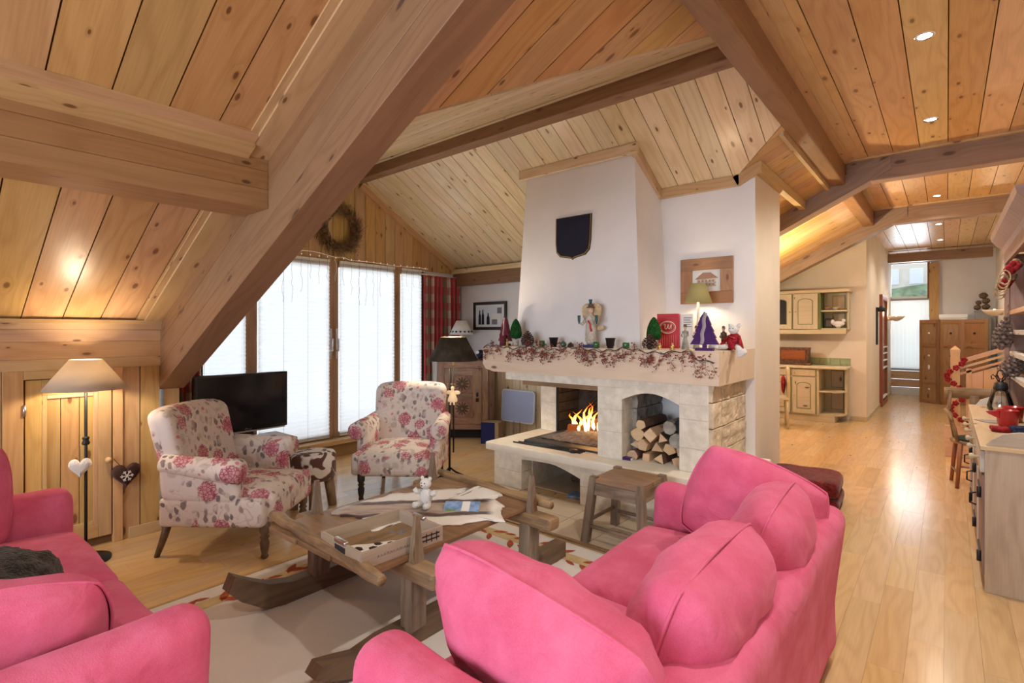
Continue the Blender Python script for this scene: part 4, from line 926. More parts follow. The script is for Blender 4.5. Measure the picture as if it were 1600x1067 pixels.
# berry garland along the front edge
random.seed(21)
ga = empty('berry_garland', (0, 0, 0), label='red berry twig garland draped along the mantel front', cat='garland')
stem = MB(); tw = MB(); be = MB()
def gy(x): return 3.705
pts = [(-3.46+i*.0275, 3.712+.004*math.sin(i*.9), 1.298+.012*math.sin(i*.37)-(.07 if i > 74 else .02 if i > 60 else 0)*((i-60)/22 if i > 60 else 0)+.01*math.sin(i*1.3)) for i in range(81)]
stem.tube([(x, y-.008, z) for x, y, z in pts], .0035, 6); stem.tube([(x+.01, y-.002+.01*math.sin(i), z+.012*math.sin(i*.7+1)) for i, (x, y, z) in enumerate(pts)], .0022, 5)
stem.build('stem', 'twig', ga)
for i in range(120):
    x0, y0, z0 = pts[min(80, int(random.random()*81))]; up = random.random() < .2
    a = random.uniform(-1.0, 1.0); L = random.uniform(.03, .08) if up else random.uniform(.05, .15)
    d = Vector((math.sin(a), -random.uniform(0, .12), math.cos(a)*(1 if up else -1))).normalized()
    y0 = y0-.012 if not up else y0+random.uniform(-.01, .07)
    p0 = Vector((x0, y0, z0)); p1 = p0+d*L*.5+Vector((random.uniform(-.02, .02), -.004, 0)); p2 = p0+d*L
    if p2.x > -1.24: continue
    tw.tube([p0, p1, p2], .0011, 3)
    for q in range(random.randint(5, 12)):
        t_ = random.uniform(.25, 1.0); b_ = p0.lerp(p1, t_*2) if t_ < .5 else p1.lerp(p2, t_*2-1)
        c = b_+Vector((random.uniform(-.024, .024), random.uniform(-.016, .0), random.uniform(-.022, .014)))
        c.y = min(c.y, 3.713) if c.z < 1.30 else c.y
        tw.tube([b_, c], .0007, 3); be.ell(c, random.uniform(.0038, .0066), 6, 4)
tw.build('twigs', 'twig', ga, kind='stuff'); be.build('berries', 'berry', ga, kind='stuff')
# ---------------------------------------------------------------- wall decorations
sh = empty('shield_plaque', (-2.665, 4.050, 2.11), 0, label='dark blue heraldic shield plaque with gold rim on chimney', cat='plaque')
def shield(w, h): return [(-w, h), (w, h), (w*.98, h*.4), (w*.92, h*.2), (w*.7, h*.09), (w*.3, h*.055), (w*.08, h*.03), (0, 0), (-w*.08, h*.03), (-w*.3, h*.055), (-w*.7, h*.09), (-w*.92, h*.2), (-w*.98, h*.4)]
MB().prism(shield(.20, .41), -.03, .0, T(0, .0, 0) @ RX(PI/2)).build('rim', 'black_iron', sh)
MB().prism([(x*.965, .006+y*.975) for x, y in shield(.20, .41)], .0, .006, RX(PI/2)).build('gold_line', 'gold', sh); MB().prism([(x*.925, .014+y*.95) for x, y in shield(.20, .41)], .0, .010, RX(PI/2)).build('field', 'blue_black', sh)
sh.rotation_euler = (-.038, 0, 0)
def frame(name, loc, w, h, bw, mat, label, mat_in='paper', d=.025, rz=0):
    e = empty(name, loc, rz, label=label, cat='picture')
    for lo, hi, g in (((-w/2, -d, -h/2), (w/2, 0, -h/2+bw), 0), ((-w/2, -d, h/2-bw), (w/2, 0, h/2), 0), ((-w/2, -d, -h/2+bw), (-w/2+bw, 0, h/2-bw), 2), ((w/2-bw, -d, -h/2+bw), (w/2, 0, h/2-bw), 2)): MB().box(lo, hi, grain=g, bev=.003).build('frame_bar', mat, e)
    MB().box((-w/2+bw, -d*.4, -h/2+bw), (w/2-bw, 0, h/2-bw)).build('mount', mat_in, e); return e
ph = frame('framed_photograph', (-4.87, 5.335, 1.66), .62, .39, .04, 'black_wood', 'black framed old photograph of people on white wall')
MB().box((-.23, -.013, -.125), (.23, -.0101, .125)).build('photo_ground', 'pale_blue_rim', ph)
for x, w, h in ((-.19, .05, .20), (-.13, .05, .21), (-.03, .06, .16)):
    MB().prism([(-w/2, 0), (w/2, 0), (w*.45, h*.6), (w*.2, h*.78), (w*.16, h), (-w*.16, h), (-w*.2, h*.78), (-w*.45, h*.6)], .012, .0145, T(x, 0, -.12) @ RX(PI/2)).build('photo_figure', 'print_dark', ph)
MB().box((.03, -.0145, -.10), (.20, -.012, .03)).build('photo_house', 'paper', ph); MB().box((.04, -.0152, -.12), (.14, -.0146, -.05)).build('photo_shade', 'print_grey', ph); MB().box((.14, -.0152, .03), (.22, -.0146, .11)).build('photo_shade', 'print_grey', ph)
cp = frame('chalet_picture', (-1.618, 4.59, 1.89), .455, .40, .105, 'frame_wood', 'small chalet drawing in a wide rustic wooden frame')
for pl in ([(-.08, -.05), (.085, -.05), (.085, .02), (-.08, .02)],): MB().prism(pl, .012, .0135, RX(PI/2)).build('drawn_house', 'robe_paint', cp)
MB().prism([(-.10, .015), (.105, .02), (.04, .07), (-.03, .072)], .0136, .0145, RX(PI/2)).build('drawn_roof', 'print_brown', cp)
for k in range(5):
    for j in range(2): MB().box((-.07+k*.031, -.0150, -.042+j*.03), (-.054+k*.031, -.0136, -.022+j*.03)).build('drawn_window', 'print_brown', cp)
# tray and box by the fireplace
def rrect(x0, y0, x1, y1, r, n=6):
    o = []
    for cx, cy, a0 in ((x1-r, y1-r, 0), (x0+r, y1-r, PI/2), (x0+r, y0+r, PI), (x1-r, y0+r, 1.5*PI)):
        o += [(cx+r*math.cos(a0+PI/2*i/n), cy+r*math.sin(a0+PI/2*i/n)) for i in range(n+1)]
    return o
tr = empty('serving_tray', (-4.34, 5.30, .24), 0, label='pale blue rectangular plastic tray leaning on pine panelling', cat='tray'); tr.rotation_euler = (-.06, 0, 0)
MB().prism(rrect(-.28, 0, .28, .43, .05), .006, .03, RX(PI/2)).build('rim', 'pale_blue_rim', tr); MB().prism(rrect(-.262, .018, .262, .412, .035), .030, .0315, RX(PI/2)).build('well', 'lavender_plastic', tr)
MB().cyl((-.05, -.02, -.22), (-.05, -.03, .02), .004).build('prop', 'wire_dark', tr); MB().cyl((.05, -.02, -.22), (.05, -.03, .02), .004).build('prop', 'wire_dark', tr)
nbx = empty('navy_box', (-4.50, 4.98, 0), .35, label='navy blue and brown carton on floor beside corner cabinet', cat='box')
MB().rbox((-.13, -.09, 0), (.11, .09, .28), .003, seg=1, smooth=False).build('carton', 'cardboard', nbx); MB().box((-.131, -.0925, .002), (.06, -.0902, .278)).build('blue_face', 'navy', nbx)
# wreath, string lights
random.seed(31)
wr_ = empty('twig_wreath', (XW+.06, 3.34, 2.64), 0, label='bushy brown twig wreath on the pine gable', cat='wreath')
ring = MB(); R0 = .205
for k in range(5): ring.tube([(random.uniform(-.02, .02), (R0+random.uniform(-.04, .05))*math.cos(i*PI/18), (R0+random.uniform(-.04, .05))*math.sin(i*PI/18)) for i in range(36)], .012, 6, True)
ring.build('ring', 'wreath_twig', wr_)
twm = MB()
for k in range(1500):
    a = random.uniform(0, 2*PI); r = random.uniform(.15, .25); L = random.uniform(.06, .14); b = a+random.uniform(.5, 1.5)
    p = Vector((random.uniform(-.02, .05), r*math.cos(a), r*math.sin(a))); d = Vector((random.uniform(-.1, .35), math.cos(b), math.sin(b)))*L
    twm.tube([p, p+d*.5+Vector((0, random.uniform(-.006, .006), random.uniform(-.006, .006))), p+d], .0016, 3)
twm.build('twigs', 'wreath_twig', wr_, kind='stuff')
random.seed(17)
sl = empty('icicle_string', (XW+.055, 0, 2.27), 0, label='string of icicle fairy lights hung above the blinds', cat='fairy lights')
top = [(0, 2.0+i*.1, .022+.02*math.sin(i*.8)*(1 if i < 14 else .3)+(.03 if 8 < i < 15 else 0)) for i in range(28)]
MB().tube(top, .002, 5).build('wire', 'string_light', sl)
for k in range(26):
    y = 2.05+k*.104; L = random.choice((.15, .25, .4, .52, .3)); n = max(4, int(L/.05))
    MB().tube([(random.uniform(-.004, .004), y+random.uniform(-.012, .012), .01-L*i/n) for i in range(n+1)], .0013, 4).build('strand', 'string_light' if k == 12 else 'wire_dark', sl)
    MB().ell((.004, y, .03), (.006, .006, .010), 6, 5).build('bulb', 'string_light', sl)
# ---------------------------------------------------------------- rug
rug = empty('rug', (0, 0, 0), label='large beige wool rug with a red leaf vine border', cat='rug')
RX0, RX1, RY0, RY1 = -3.17, -.70, -.25, 2.96
MB().rbox((RX0, RY0, .001), (RX1, RY1, .013), .005, seg=1, smooth=False).build('pile', 'rug_wool', rug)
for lo, hi in (((RX0, RY1-.02, .013), (RX1, RY1, .0145)), ((RX0, RY0, .013), (RX0+.02, RY1-.02, .0145))): MB().box(lo, hi).build('binding', 'rug_edge', rug)
for lo, hi in (((RX0+.14, RY1-.25, .013), (RX1-.1, RY1-.16, .0142)), ((RX0+.14, RY0+.1, .013), (RX0+.23, RY1-.25, .0142))): MB().box(lo, hi).build('vine_band', 'rug_band', rug)
random.seed(3)
leaf = [(0, 0), (.025, .018), (.06, .024), (.095, .014), (.12, 0), (.09, -.014), (.055, -.018), (.022, -.012)]
lm = None
def leafat(x, y, a, s=1.0):
    global lm
    if lm is None:
        o = MB().prism(leaf, 0, .0014).build('leaf_motif', 'rug_leaf', rug); lm = o
    else:
        o = lm.copy(); COL.objects.link(o); o.parent = rug
    o.location = (x, y, .0143); o.rotation_euler = (0, 0, a); o.scale = (s, s, 1)
for k in range(15):
    y = RY1-.32-k*.19; x = RX0+.185+.03*math.sin(k*1.9)
    for s in (-1, 1): leafat(x+s*.02, y, PI/2+s*random.uniform(.5, 1.0), random.uniform(.8, 1.15))
    leafat(x+.05*(-1)**k, y+.08, PI/2+.3*(-1)**k, .7)
for k in range(11):
    x = RX0+.30+k*.19; y = RY1-.205+.03*math.sin(k*1.9)
    for s in (-1, 1): leafat(x, y+s*.02, s*random.uniform(.5, 1.0), random.uniform(.8, 1.15))
    leafat(x+.09, y+.05*(-1)**k, .3*(-1)**k, .7)
ZR = .014
# ---------------------------------------------------------------- sofas
def wob(amp, sc, seed):
    return lambda p: (p[0]+nz(p, sc, amp, seed), p[1]+nz(p, sc, amp, seed+5), p[2]+nz(p, sc, amp*.8, seed+9))
def sofa(loc, rz, label, seed):
    e = empty('sofa', loc, rz, label=label, cat='sofa')
    b = lambda n, lo, hi, r, f=None, mid=8, seg=4: MB().rbox(lo, hi, r, seg=seg, mid=mid, disp=f).build(n, 'pink_linen', e)
    w = wob(.012, 3.5, seed)
    def arm(p):
        q = Vector(w(p)); s = 1 if p[0] > 0 else -1; q.x += s*.02*math.sin(max(0, p[2])*4); q.z += .03*(p[1]-.1) if p[2] > .3 else 0; return q
    b('seat_base', (-.93, -.33, .03), (.93, .37, .29), .03, w)
    for s in (-1, 1):
        lo, hi = ((-.98, -.38, .01), (-.80, .42, .62)) if s < 0 else ((.80, -.38, .01), (.98, .42, .62))
        a = b('arm', lo, hi, .075, arm)
    b('back', (-.975, -.41, .01), (.975, -.20, .665), .07, lambda p: (lambda q: (q[0], q[1]-.10*max(0, p[2]-.25)+.0, q[2]))(w(p)), 12)
    for s in (-1, 1):
        def puff(p, s=s):
            q = Vector(w(p)); c = (q.x-s*.40)/.40; d = (q.y-.11)/.31; k = max(0, 1-c*c)*max(0, 1-d*d)
            if q.z > .36: q.z += .045*k+nz(p, 9, .006, seed)
            return q
        lo, hi = ((-.795, -.21, .285), (-.006, .425, .435)) if s < 0 else ((.006, -.21, .285), (.795, .425, .435))
        b('seat_cushion', lo, hi, .055, puff, 9)
    b('skirt', (-.955, .372, .01), (.955, .392, .28), .008, None, 2, 1)
    return e
sofa((-2.62, .185, ZR), 0, 'pink sofa at lower left with its back to viewpoint', 3)
sofa((-.785, 1.745, ZR), PI/2, 'pink sofa at lower right seen from behind', 8)
def pillow(name, loc, rot, w, h, t, label, seed, mat='pink_linen', cat='cushion', group='loose pink sofa cushions', n=22, amp=1.0):
    e = empty(name, loc, 0, label=label, cat=cat, group=group); e.rotation_euler = rot
    def f(sg):
        def g(u, v):
            a, b = 2*u-1, 2*v-1
            k = (max(0, 1-abs(a)**2.6)*max(0, 1-abs(b)**2.6))**.5; cr = 1-.15*(a*b)**2
            x = w/2*a*cr*(1-.02*(1-b*b)*abs(a)); z = h/2*b*cr*(1-.02*(1-a*a)*abs(b))
            p = Vector((x, sg, z)); wr = amp*(nz(p, 6, .022, seed)+nz((x*3, sg, z*3), 5, .010, seed+4)+.014*math.sin(9*math.atan2(b, a)+seed)*(a*a*b*b)**.5)
            if mat == 'fur': wr += nz(p, 40, .012, seed)
            return (x+nz(p, 4, .012, seed+2), sg*(t/2*k+wr*min(1, k*2)), z+nz(p, 4, .012, seed+7))
        return g
    m = MB(); m.grid(f(1), n, n); m.grid(f(-1), n, n); m.build('cover', mat, e)
    ring = [f(1)(*q) for q in [(i/16, 0) for i in range(16)]+[(1, i/16) for i in range(16)]+[(1-i/16, 1) for i in range(16)]+[(0, 1-i/16) for i in range(16)]]
    MB().tube(ring, .005, 6, True).build('piping', mat, e)
    return e
pillow('sofa_cushion', (-.82, 1.09, .63), (.42, .10, -.05), .74, .44, .30, 'large pink cushion nearest the viewpoint leaning on sofa arm', 1)
pillow('sofa_cushion', (-.535, 1.46, .65), (.30, .0, PI/2), .66, .46, .30, 'pink back cushion between nearest cushion and folded one', 5)
pillow('sofa_cushion', (-.515, 2.07, .65), (.30, .0, PI/2+.05), .62, .46, .28, 'pink back cushion partly hidden on far half of right sofa', 9)
pillow('sofa_cushion', (-.66, 2.42, .665), (-.26, .30, .08), .57, .45, .22, 'upright deep pink cushion at far arm of right sofa', 13)
pillow('sofa_cushion', (-2.02, .15, .575), (.34, .06, PI/2-.3), .58, .40, .28, 'pink cushion by near arm of the left sofa', 17)
pillow('sofa_cushion', (-3.40, .11, .67), (-.16, .0, PI/2+.1), .52, .50, .22, 'pink cushion cut by the left picture edge', 21)
pillow('fur_cushion', (-2.47, .20, .565), (1.15, .1, -.4), .48, .38, .20, 'dark grey fur cushion lying on the left sofa', 25, 'fur', 'cushion', 'fur cushion', 30)
# ---------------------------------------------------------------- floral armchairs
def armchair(loc, rz, label, legmat):
    e = empty('armchair', loc, rz, label=label, cat='armchair', group='floral armchairs'); F_ = 'floral_linen'
    def back(p):
        z = p[2]; q = Vector(p); q.y -= .24*(z-.30); q.x *= 1+.10*(z-.5); q.y += .5*p[0]*p[0]; q.z -= .45*max(0, abs(p[0])-.12)**2 if z > .7 else 0; return q
    MB().rbox((-.33, -.36, .26), (.33, -.18, .95), .07, seg=4, mid=10, disp=back).build('backrest', F_, e)
    def seat(p):
        q = Vector(p); k = max(0, 1-(p[0]/.32)**2)*max(0, 1-((p[1]-.05)/.36)**2)
        if p[2] > .34: q.z += .05*k
        q.z -= .04*max(0, p[1]-.25)*4*.3; return q
    MB().rbox((-.31, -.30, .215), (.31, .37, .415), .06, seg=4, mid=8, disp=seat).build('seat', F_, e)
    for s in (-1, 1):
        def side(p, s=s):
            q = Vector(p); q.z -= .18*max(0, p[1]-.10)**1.0*(1 if p[2] > .4 else 0); return q
        lo, hi = (s*.37, -.34, .215), (s*.285, .33, .40)
        lo, hi = (min(lo[0], hi[0]), lo[1], lo[2]), (max(lo[0], hi[0]), hi[1], hi[2])
        a = MB().rbox(lo, hi, .03, seg=3, mid=6).build('arm_panel', F_, e)
        lo, hi = ((-.375, -.34, .36), (-.275, .17, .60)) if s < 0 else ((.275, -.34, .36), (.375, .17, .60))
        MB().rbox(lo, hi, .045, seg=3, mid=6, disp=lambda p: (p[0], p[1]+.10*max(0, .5-p[2]), p[2]+.05*max(0, -p[1]))).build('arm_side', F_, e)
        MB().tube([(s*.335, -.32, .615), (s*.345, -.1, .592), (s*.36, .1, .575), (s*.362, .185, .57), (s*.360, .205, .568)], [.058, .066, .078, .080, .058], 14).build('arm_roll', F_, e)
        if s > -2:
            prof = [(.016, 0), (.024, .012), (.018, .03), (.026, .06), (.030, .10), (.02, .125), (.030, .135), (.02, .15), (.032, .17), (.032, .23)]
            MB().lathe(prof, 14, T(s*.285, .30, 0)).build('leg', legmat, e)
            MB().tube([(s*.29, -.40, 0), (s*.29, -.355, .12), (s*.285, -.32, .24)], [.017, .022, .028], 8).build('leg', legmat, e)
    return e
armchair((-3.752, 1.558, 0), math.radians(-51.5), 'floral armchair at left seen from the side before television', 'dark_leg')
armchair((-3.80, 2.98, 0), math.radians(218), 'floral armchair facing the viewpoint in front of window', 'black_wood')
# ---------------------------------------------------------------- stools
cs = empty('cowhide_stool', (-4.0, 2.22, 0), .3, label='round brown and white cowhide drum stool between armchairs', cat='stool')
MB().lathe([(.165, .245), (.178, .27), (.178, .43), (.165, .452), (.10, .462), (0, .464)], 28).build('seat', 'cowhide', cs); MB().lathe([(.0, .235), (.165, .24), (.165, .25)], 24).build('underside', 'old_brown', cs)
for k in range(4):
    a = PI/4+k*PI/2; MB().tube([(.15*math.cos(a), .15*math.sin(a), 0), (.115*math.cos(a), .115*math.sin(a), .25)], [.034, .04], 10).build('leg', 'sled_tan', cs)
ws = empty('milking_stool', (-1.68, 3.245, .011), 0, label='small weathered wooden stool in front of the hearth', cat='stool')
for k in range(2): MB().rbox((-.185, -.185+k*.187, .405), (.185, -.003+k*.187, .435), .004, seg=1, smooth=False).build('seat_plank', 'old_brown', ws)
for sx in (-1, 1):
    for sy in (-1, 1):
        MB().add([(sx*.215+dx, sy*.205+dy, 0) for dx, dy in ((-.026, -.026), (.026, -.026), (.026, .026), (-.026, .026))]+[(sx*.17+dx, sy*.165+dy, .445) for dx, dy in ((-.024, -.024), (.024, -.024), (.024, .024), (-.024, .024))], [(3, 2, 1, 0), (4, 5, 6, 7), (0, 1, 5, 4), (1, 2, 6, 5), (2, 3, 7, 6), (3, 0, 4, 7)], grain=2).build('leg', 'old_grey', ws)
for s in (-1, 1):
    MB().box((-.165, s*.175-.012, .325), (.165, s*.175+.012, .405)).build('apron', 'old_grey', ws); MB().box((s*.178-.012, -.16, .325), (s*.178+.012, .16, .405)).build('apron', 'old_grey', ws)
    MB().cyl((-.20, s*.195, .11), (.20, s*.195, .11), .013, n=8).build('stretcher', 'old_grey', ws); MB().cyl((s*.205, -.19, .14), (s*.205, .19, .14), .013, n=8).build('stretcher', 'old_grey', ws)
# ---------------------------------------------------------------- sledge table
sg = empty('sledge_table', (0, 0, ZR), label='antique wooden hay sledge used as coffee table', cat='table')
xs = [-2.70, -2.42, -2.13, -1.86]
for k in range(3): MB().rbox((xs[k], 1.25+.01*k, .395), (xs[k+1]-.004, 2.50-.012*k, .420), .005, seg=1, smooth=False).build('table_plank', 'old_brown', sg)
def knobbly(p0, p1, r, n=12, sd=1):
    p0, p1 = Vector(p0), Vector(p1); return [p0.lerp(p1, i/n)+Vector((0, nz((i, sd, 0), .7, .012), nz((i, sd, 5), .7, .012))) for i in range(n+1)], [r*.75]+[r*(1+.12*math.sin(i*2.1+sd)) for i in range(n-1)]+[r*.8]
MB().tube(*knobbly((-2.80, 1.32, .440), (-1.76, 1.275, .425), .030), 10).build('end_pole', 'sled_tan', sg); MB().tube(*knobbly((-2.76, 2.49, .435), (-1.74, 2.43, .430), .027, 12, 3), 10).build('end_pole', 'sled_tan', sg)
for y in (1.52, 2.37):
    MB().rbox((-2.86, y-.05, .32), (-1.675, y+.05, .393), .02, seg=2, mid=6, smooth=False, disp=wob(.006, 9, y)).build('cross_beam', 'sled_tan', sg)
    for x in (-2.68, -1.86):
        MB().rbox((x-.038, y-.05, .09), (x+.038, y+.05, .33), .008, seg=1, mid=4, smooth=False, grain=2, disp=wob(.006, 8, x)).build('leg', 'old_grey', sg)
        xx = x+(.02 if x > -2 else -.02)
        MB().add([(xx+dx, y+dy, .39) for dx, dy in ((-.02, -.03), (.02, -.03), (.02, .03), (-.02, .03))]+[(xx+dx, y+dy, .60) for dx, dy in ((-.008, -.012), (.008, -.012), (.008, .012), (-.008, .012))], [(3, 2, 1, 0), (4, 5, 6, 7), (0, 1, 5, 4), (1, 2, 6, 5), (2, 3, 7, 6), (3, 0, 4, 7)], grain=2).build('stake', 'old_grey', sg)
for x in (-2.70, -1.90):
    q = 1 if x < -2 else .55
    prof = [(1.04, .165*q), (1.10, .10*q), (1.20, .03*q), (1.32, .0), (2.75, .0), (2.75, .095), (1.36, .105), (1.24, .135*q+.03*(1-q)), (1.14, .19*q+.02*(1-q)), (1.07, .235*q)]
    MB().prism(prof, -.04, .04, T(x, 0, 0) @ Matrix(((0, 0, 1, 0), (1, 0, 0, 0), (0, 1, 0, 0), (0, 0, 0, 1)))).build('runner', 'old_dark', sg)
ZT = ZR+.421
gh = [(-2.62, 1.55), (-2.66, 1.68), (-2.65, 1.79), (-2.62, 1.91), (-2.64, 1.99), (-2.55, 2.08), (-2.46, 2.24), (-2.34, 2.4), (-2.34, 2.49), (-2.31, 2.55), (-2.21, 2.47), (-2.09, 2.4), (-2.09, 2.32), (-1.95, 2.25), (-1.91, 2.17), (-1.79, 2.07), (-1.89, 2.04), (-1.95, 1.9), (-2.04, 1.81), (-2.18, 1.75), (-2.22, 1.64), (-2.2, 1.55), (-2.26, 1.55), (-2.32, 1.66), (-2.39, 1.62), (-2.46, 1.61), (-2.53, 1.57)]
cx, cy, ang = -2.24, 1.97, -.81
hl = []
for x, y in gh:
    dx, dy = x-cx, y-cy; hl.append((dx*math.cos(-ang)-dy*math.sin(-ang), dx*math.sin(-ang)+dy*math.cos(-ang)))
hd = empty('goat_hide', (cx, cy, ZT), ang, label='brown and white animal hide spread on the sledge table', cat='hide')
m = MB(); N = len(hl); NR = 9; vs = []
hl2 = []
for i in range(N):
    a, b = Vector(hl[i]), Vector(hl[(i+1) % N])
    for q in range(4): p = a.lerp(b, q/4); hl2.append((p.x+random.uniform(-.008, .008), p.y+random.uniform(-.008, .008)))
N = len(hl2)
for top in (1, 0):
    for r in range(1, NR+1):
        for i in range(N):
            p = Vector(hl2[i])*(r/NR); z = .004+.006*abs(nz((p.x, p.y, 0), 7, 1))*(1-.5*r/NR) if top else .001
            if top and r == NR: z = .003
            vs.append((p.x, p.y, z+(.005 if top else 0)))
vs += [(0, 0, .012), (0, 0, .001)]; fs = []
for t_ in (0, 1):
    o_ = t_*NR*N
    for r in range(NR-1):
        for i in range(N): fs.append((o_+r*N+i, o_+r*N+(i+1) % N, o_+(r+1)*N+(i+1) % N, o_+(r+1)*N+i))
    for i in range(N): fs.append((len(vs)-2+t_, o_+i, o_+(i+1) % N))
for i in range(N): fs.append(((NR-1)*N+i, (NR-1)*N+(i+1) % N, NR*N+(NR-1)*N+(i+1) % N, NR*N+(NR-1)*N+i))
m.add(vs, fs, smooth=True); m.build('skin', 'goat_hide', hd)
ty = empty('wooden_tray', (-2.065, 1.50, ZT), -.06, label='grey wooden tray printed with a cow on the sledge', cat='tray')
MB().box((-.17, -.21, 0), (.17, .21, .008)).build('bottom', 'old_brown', ty)
for lo, hi in (((-.18, -.22, 0), (-.168, .22, .072)), ((.168, -.22, 0), (.18, .22, .072)), ((-.168, -.22, 0), (.168, -.208, .072)), ((-.168, .208, 0), (.168, .22, .072))): MB().box(lo, hi).build('side', 'dresser_wood', ty)
for s in (-1, 1): MB().rbox((-.05, s*.214-.012, .062), (.05, s*.214+.012, .084), .009, seg=3).build('handle', 'silver', ty); MB().box((-.045, s*.221-.001, .03), (.045, s*.221+.001, .055)).build('hand_hole', 'dark_void', ty)
cowp = [(-.03, -.16), (.0, -.165), (.03, -.15), (.05, -.10), (.05, -.02), (.06, .03), (.10, .06), (.11, .04), (.12, .06), (.10, .08), (.05, .07), (.02, .03), (.0, -.02), (-.02, -.06), (-.05, -.10), (-.07, -.16)]
MB().prism([(x*1.1-.005, y*1.05+.0) for x, y in cowp], .008, .0088).build('cow_print', 'paper', ty)
for x, y, r in ((.05, -.13, .03), (.09, -.07, .025), (.06, -.03, .02), (.10, .02, .02), (.13, .06, .012)): MB().prism([(x-.055+r*math.cos(i)*random.uniform(.7, 1.2), y+r*math.sin(i)*random.uniform(.7, 1.2)) for i in [q*.9 for q in range(7)]], .0088, .0094).build('cow_spot', 'leather_brown', ty)
def lettering(par, n, x, y, z, mat, vertical=False, s=.012, step=.016):
    for k in range(n):
        h = s*random.uniform(.8, 1.1)
        if vertical: MB().tube([(x, y+k*step, z), (x, y+k*step+.002, z+h), (x, y+k*step+.007, z+h*random.uniform(.2, 1)), (x, y+k*step+.009, z)], .0011, 4).build('letter', mat, par)
        else: MB().tube([(x+k*step, y, z), (x+k*step+.002, y+h, z), (x+k*step+.007, y+h*random.uniform(.2, 1), z), (x+k*step+.009, y, z)], .0011, 4).build('letter', mat, par)
lettering(ty, 8, -.10, -.02, .0085, 'print_grey'); lettering(ty, 8, .1805, -.14, .03, 'print_grey', True); lettering(ty, 6, .1805, .01-.03, .03, 'print_grey', True)
for k in range(4): MB().box((.1802, .09+k*.03, .015), (.1812, .095+k*.03, .058)).build('fence_print', 'print_dark', ty)
for z in (.025, .045): MB().box((.1802, .08, z), (.1812, .20, z+.006)).build('fence_print', 'print_dark', ty)
for x, y in ((-.07, .10), (-.03, .12), (-.05, .15)): MB().prism([(x+.022*math.cos(i), y+.012*math.sin(i)) for i in range(6)], .008, .0088).build('cow_print', 'print_grey', ty)
td = empty('teddy_bear', (-2.275, 1.95, ZT+.012), math.radians(15), label='small white plush teddy bear sitting on the hide', cat='toy')
MB().ell((0, 0, .06), (.038, .032, .05)).build('body', 'white_plush', td); MB().ell((0, -.005, .135), (.034, .03, .03), 16, 10).build('head', 'white_plush', td); MB().ell((0, -.033, .128), (.014, .012, .011)).build('muzzle', 'white_plush', td); MB().ell((0, -.045, .132), .004).build('nose', 'black_pot', td)
for s in (-1, 1):
    MB().ell((s*.026, 0, .163), (.012, .007, .012)).build('ear', 'white_plush', td); MB().ell((s*.011, -.033, .143), .0035).build('eye', 'black_pot', td)
    MB().tube([(s*.03, 0, .085), (s*.058, -.012, .085), (s*.072, -.015, .10)], [.015, .016, .014]).build('arm', 'white_plush', td); MB().tube([(s*.02, -.01, .025), (s*.035, -.045, .02), (s*.038, -.065, .026)], [.019, .019, .017]).build('leg', 'white_plush', td)
mg = empty('postcard', (-2.10, 2.06, ZT+.015), math.radians(38), label='landscape postcard lying beside the white teddy bear', cat='card'); mg.rotation_euler = (.22, 0, math.radians(38))
MB().box((-.10, -.065, 0), (.10, .065, .004)).build('sheet', 'print_blue', mg); MB().prism([(-.09, -.06), (-.02, -.06), (-.03, -.035), (-.06, -.02), (-.09, -.03)], .004, .0048).build('print_meadow', 'print_green', mg); MB().box((.0, -.06, .004), (.045, .062, .0048)).build('print_light', 'paper', mg); MB().box((-.10, -.065, .004), (.10, -.055, .0049)).build('border', 'paper', mg)
# ---------------------------------------------------------------- television corner
ts = empty('tv_cabinet', (-5.2, 2.05, 0), 0, label='low dark wooden cabinet under the television', cat='cabinet')
MB().rbox((-.18, -.60, .37), (.27, .52, .405), .006, seg=1, smooth=False).build('top', 'beam_dark', ts); MB().box((-.17, -.58, .03), (.24, .50, .37)).build('body', 'beam_dark', ts)
for k in range(2): MB().rbox((.24, -.56+k*.53, .05), (.258, -.05+k*.53, .355), .004, seg=1, smooth=False).build('door', 'beam_dark', ts); MB().ell((.265, -.09+k*.12, .22), .013).build('knob', 'brass', ts)
tv = empty('television', (-5.17, 2.155, .406), 0, label='black flat screen television before the window blinds', cat='television')
MB().rbox((-.045, -.425, .085), (.015, .425, .635), .008, seg=2).build('casing', 'black_plastic', tv); MB().box((.015, -.405, .115), (.0162, .405, .615)).build('screen', 'tv_screen', tv); MB().box((-.03, -.40, .072), (.012, .40, .085)).build('lower_edge', 'silver', tv)
MB().rbox((-.03, -.09, .015), (.01, .09, .09), .006, seg=2).build('neck', 'black_plastic', tv); MB().rbox((-.11, -.25, 0), (.12, .25, .016), .007, seg=2).build('foot', 'black_plastic', tv)
MB().tube([(.0168, .02+.011*math.cos(i*PI/8), .10+.009*math.sin(i*PI/8)) for i in range(16)], .0016, 4, True).build('logo_ring', 'silver', tv)
for pts in ([(.045, .107), (.045, .094), (.052, .094)], [(.066, .105), (.060, .107), (.057, .100), (.060, .094), (.066, .095), (.066, .100), (.062, .100)]): MB().tube([(.0168, y, z) for y, z in pts], .0014, 4).build('logo_letter', 'silver', tv)
MB().rbox((-.02, -.08, 0), (.02, .08, .018), .006, seg=2).build('remote_control', 'black_plastic', label='black remote control on the cabinet before television', cat='remote', loc=(-5.0, 1.92, .406), rot=(0, 0, .5))
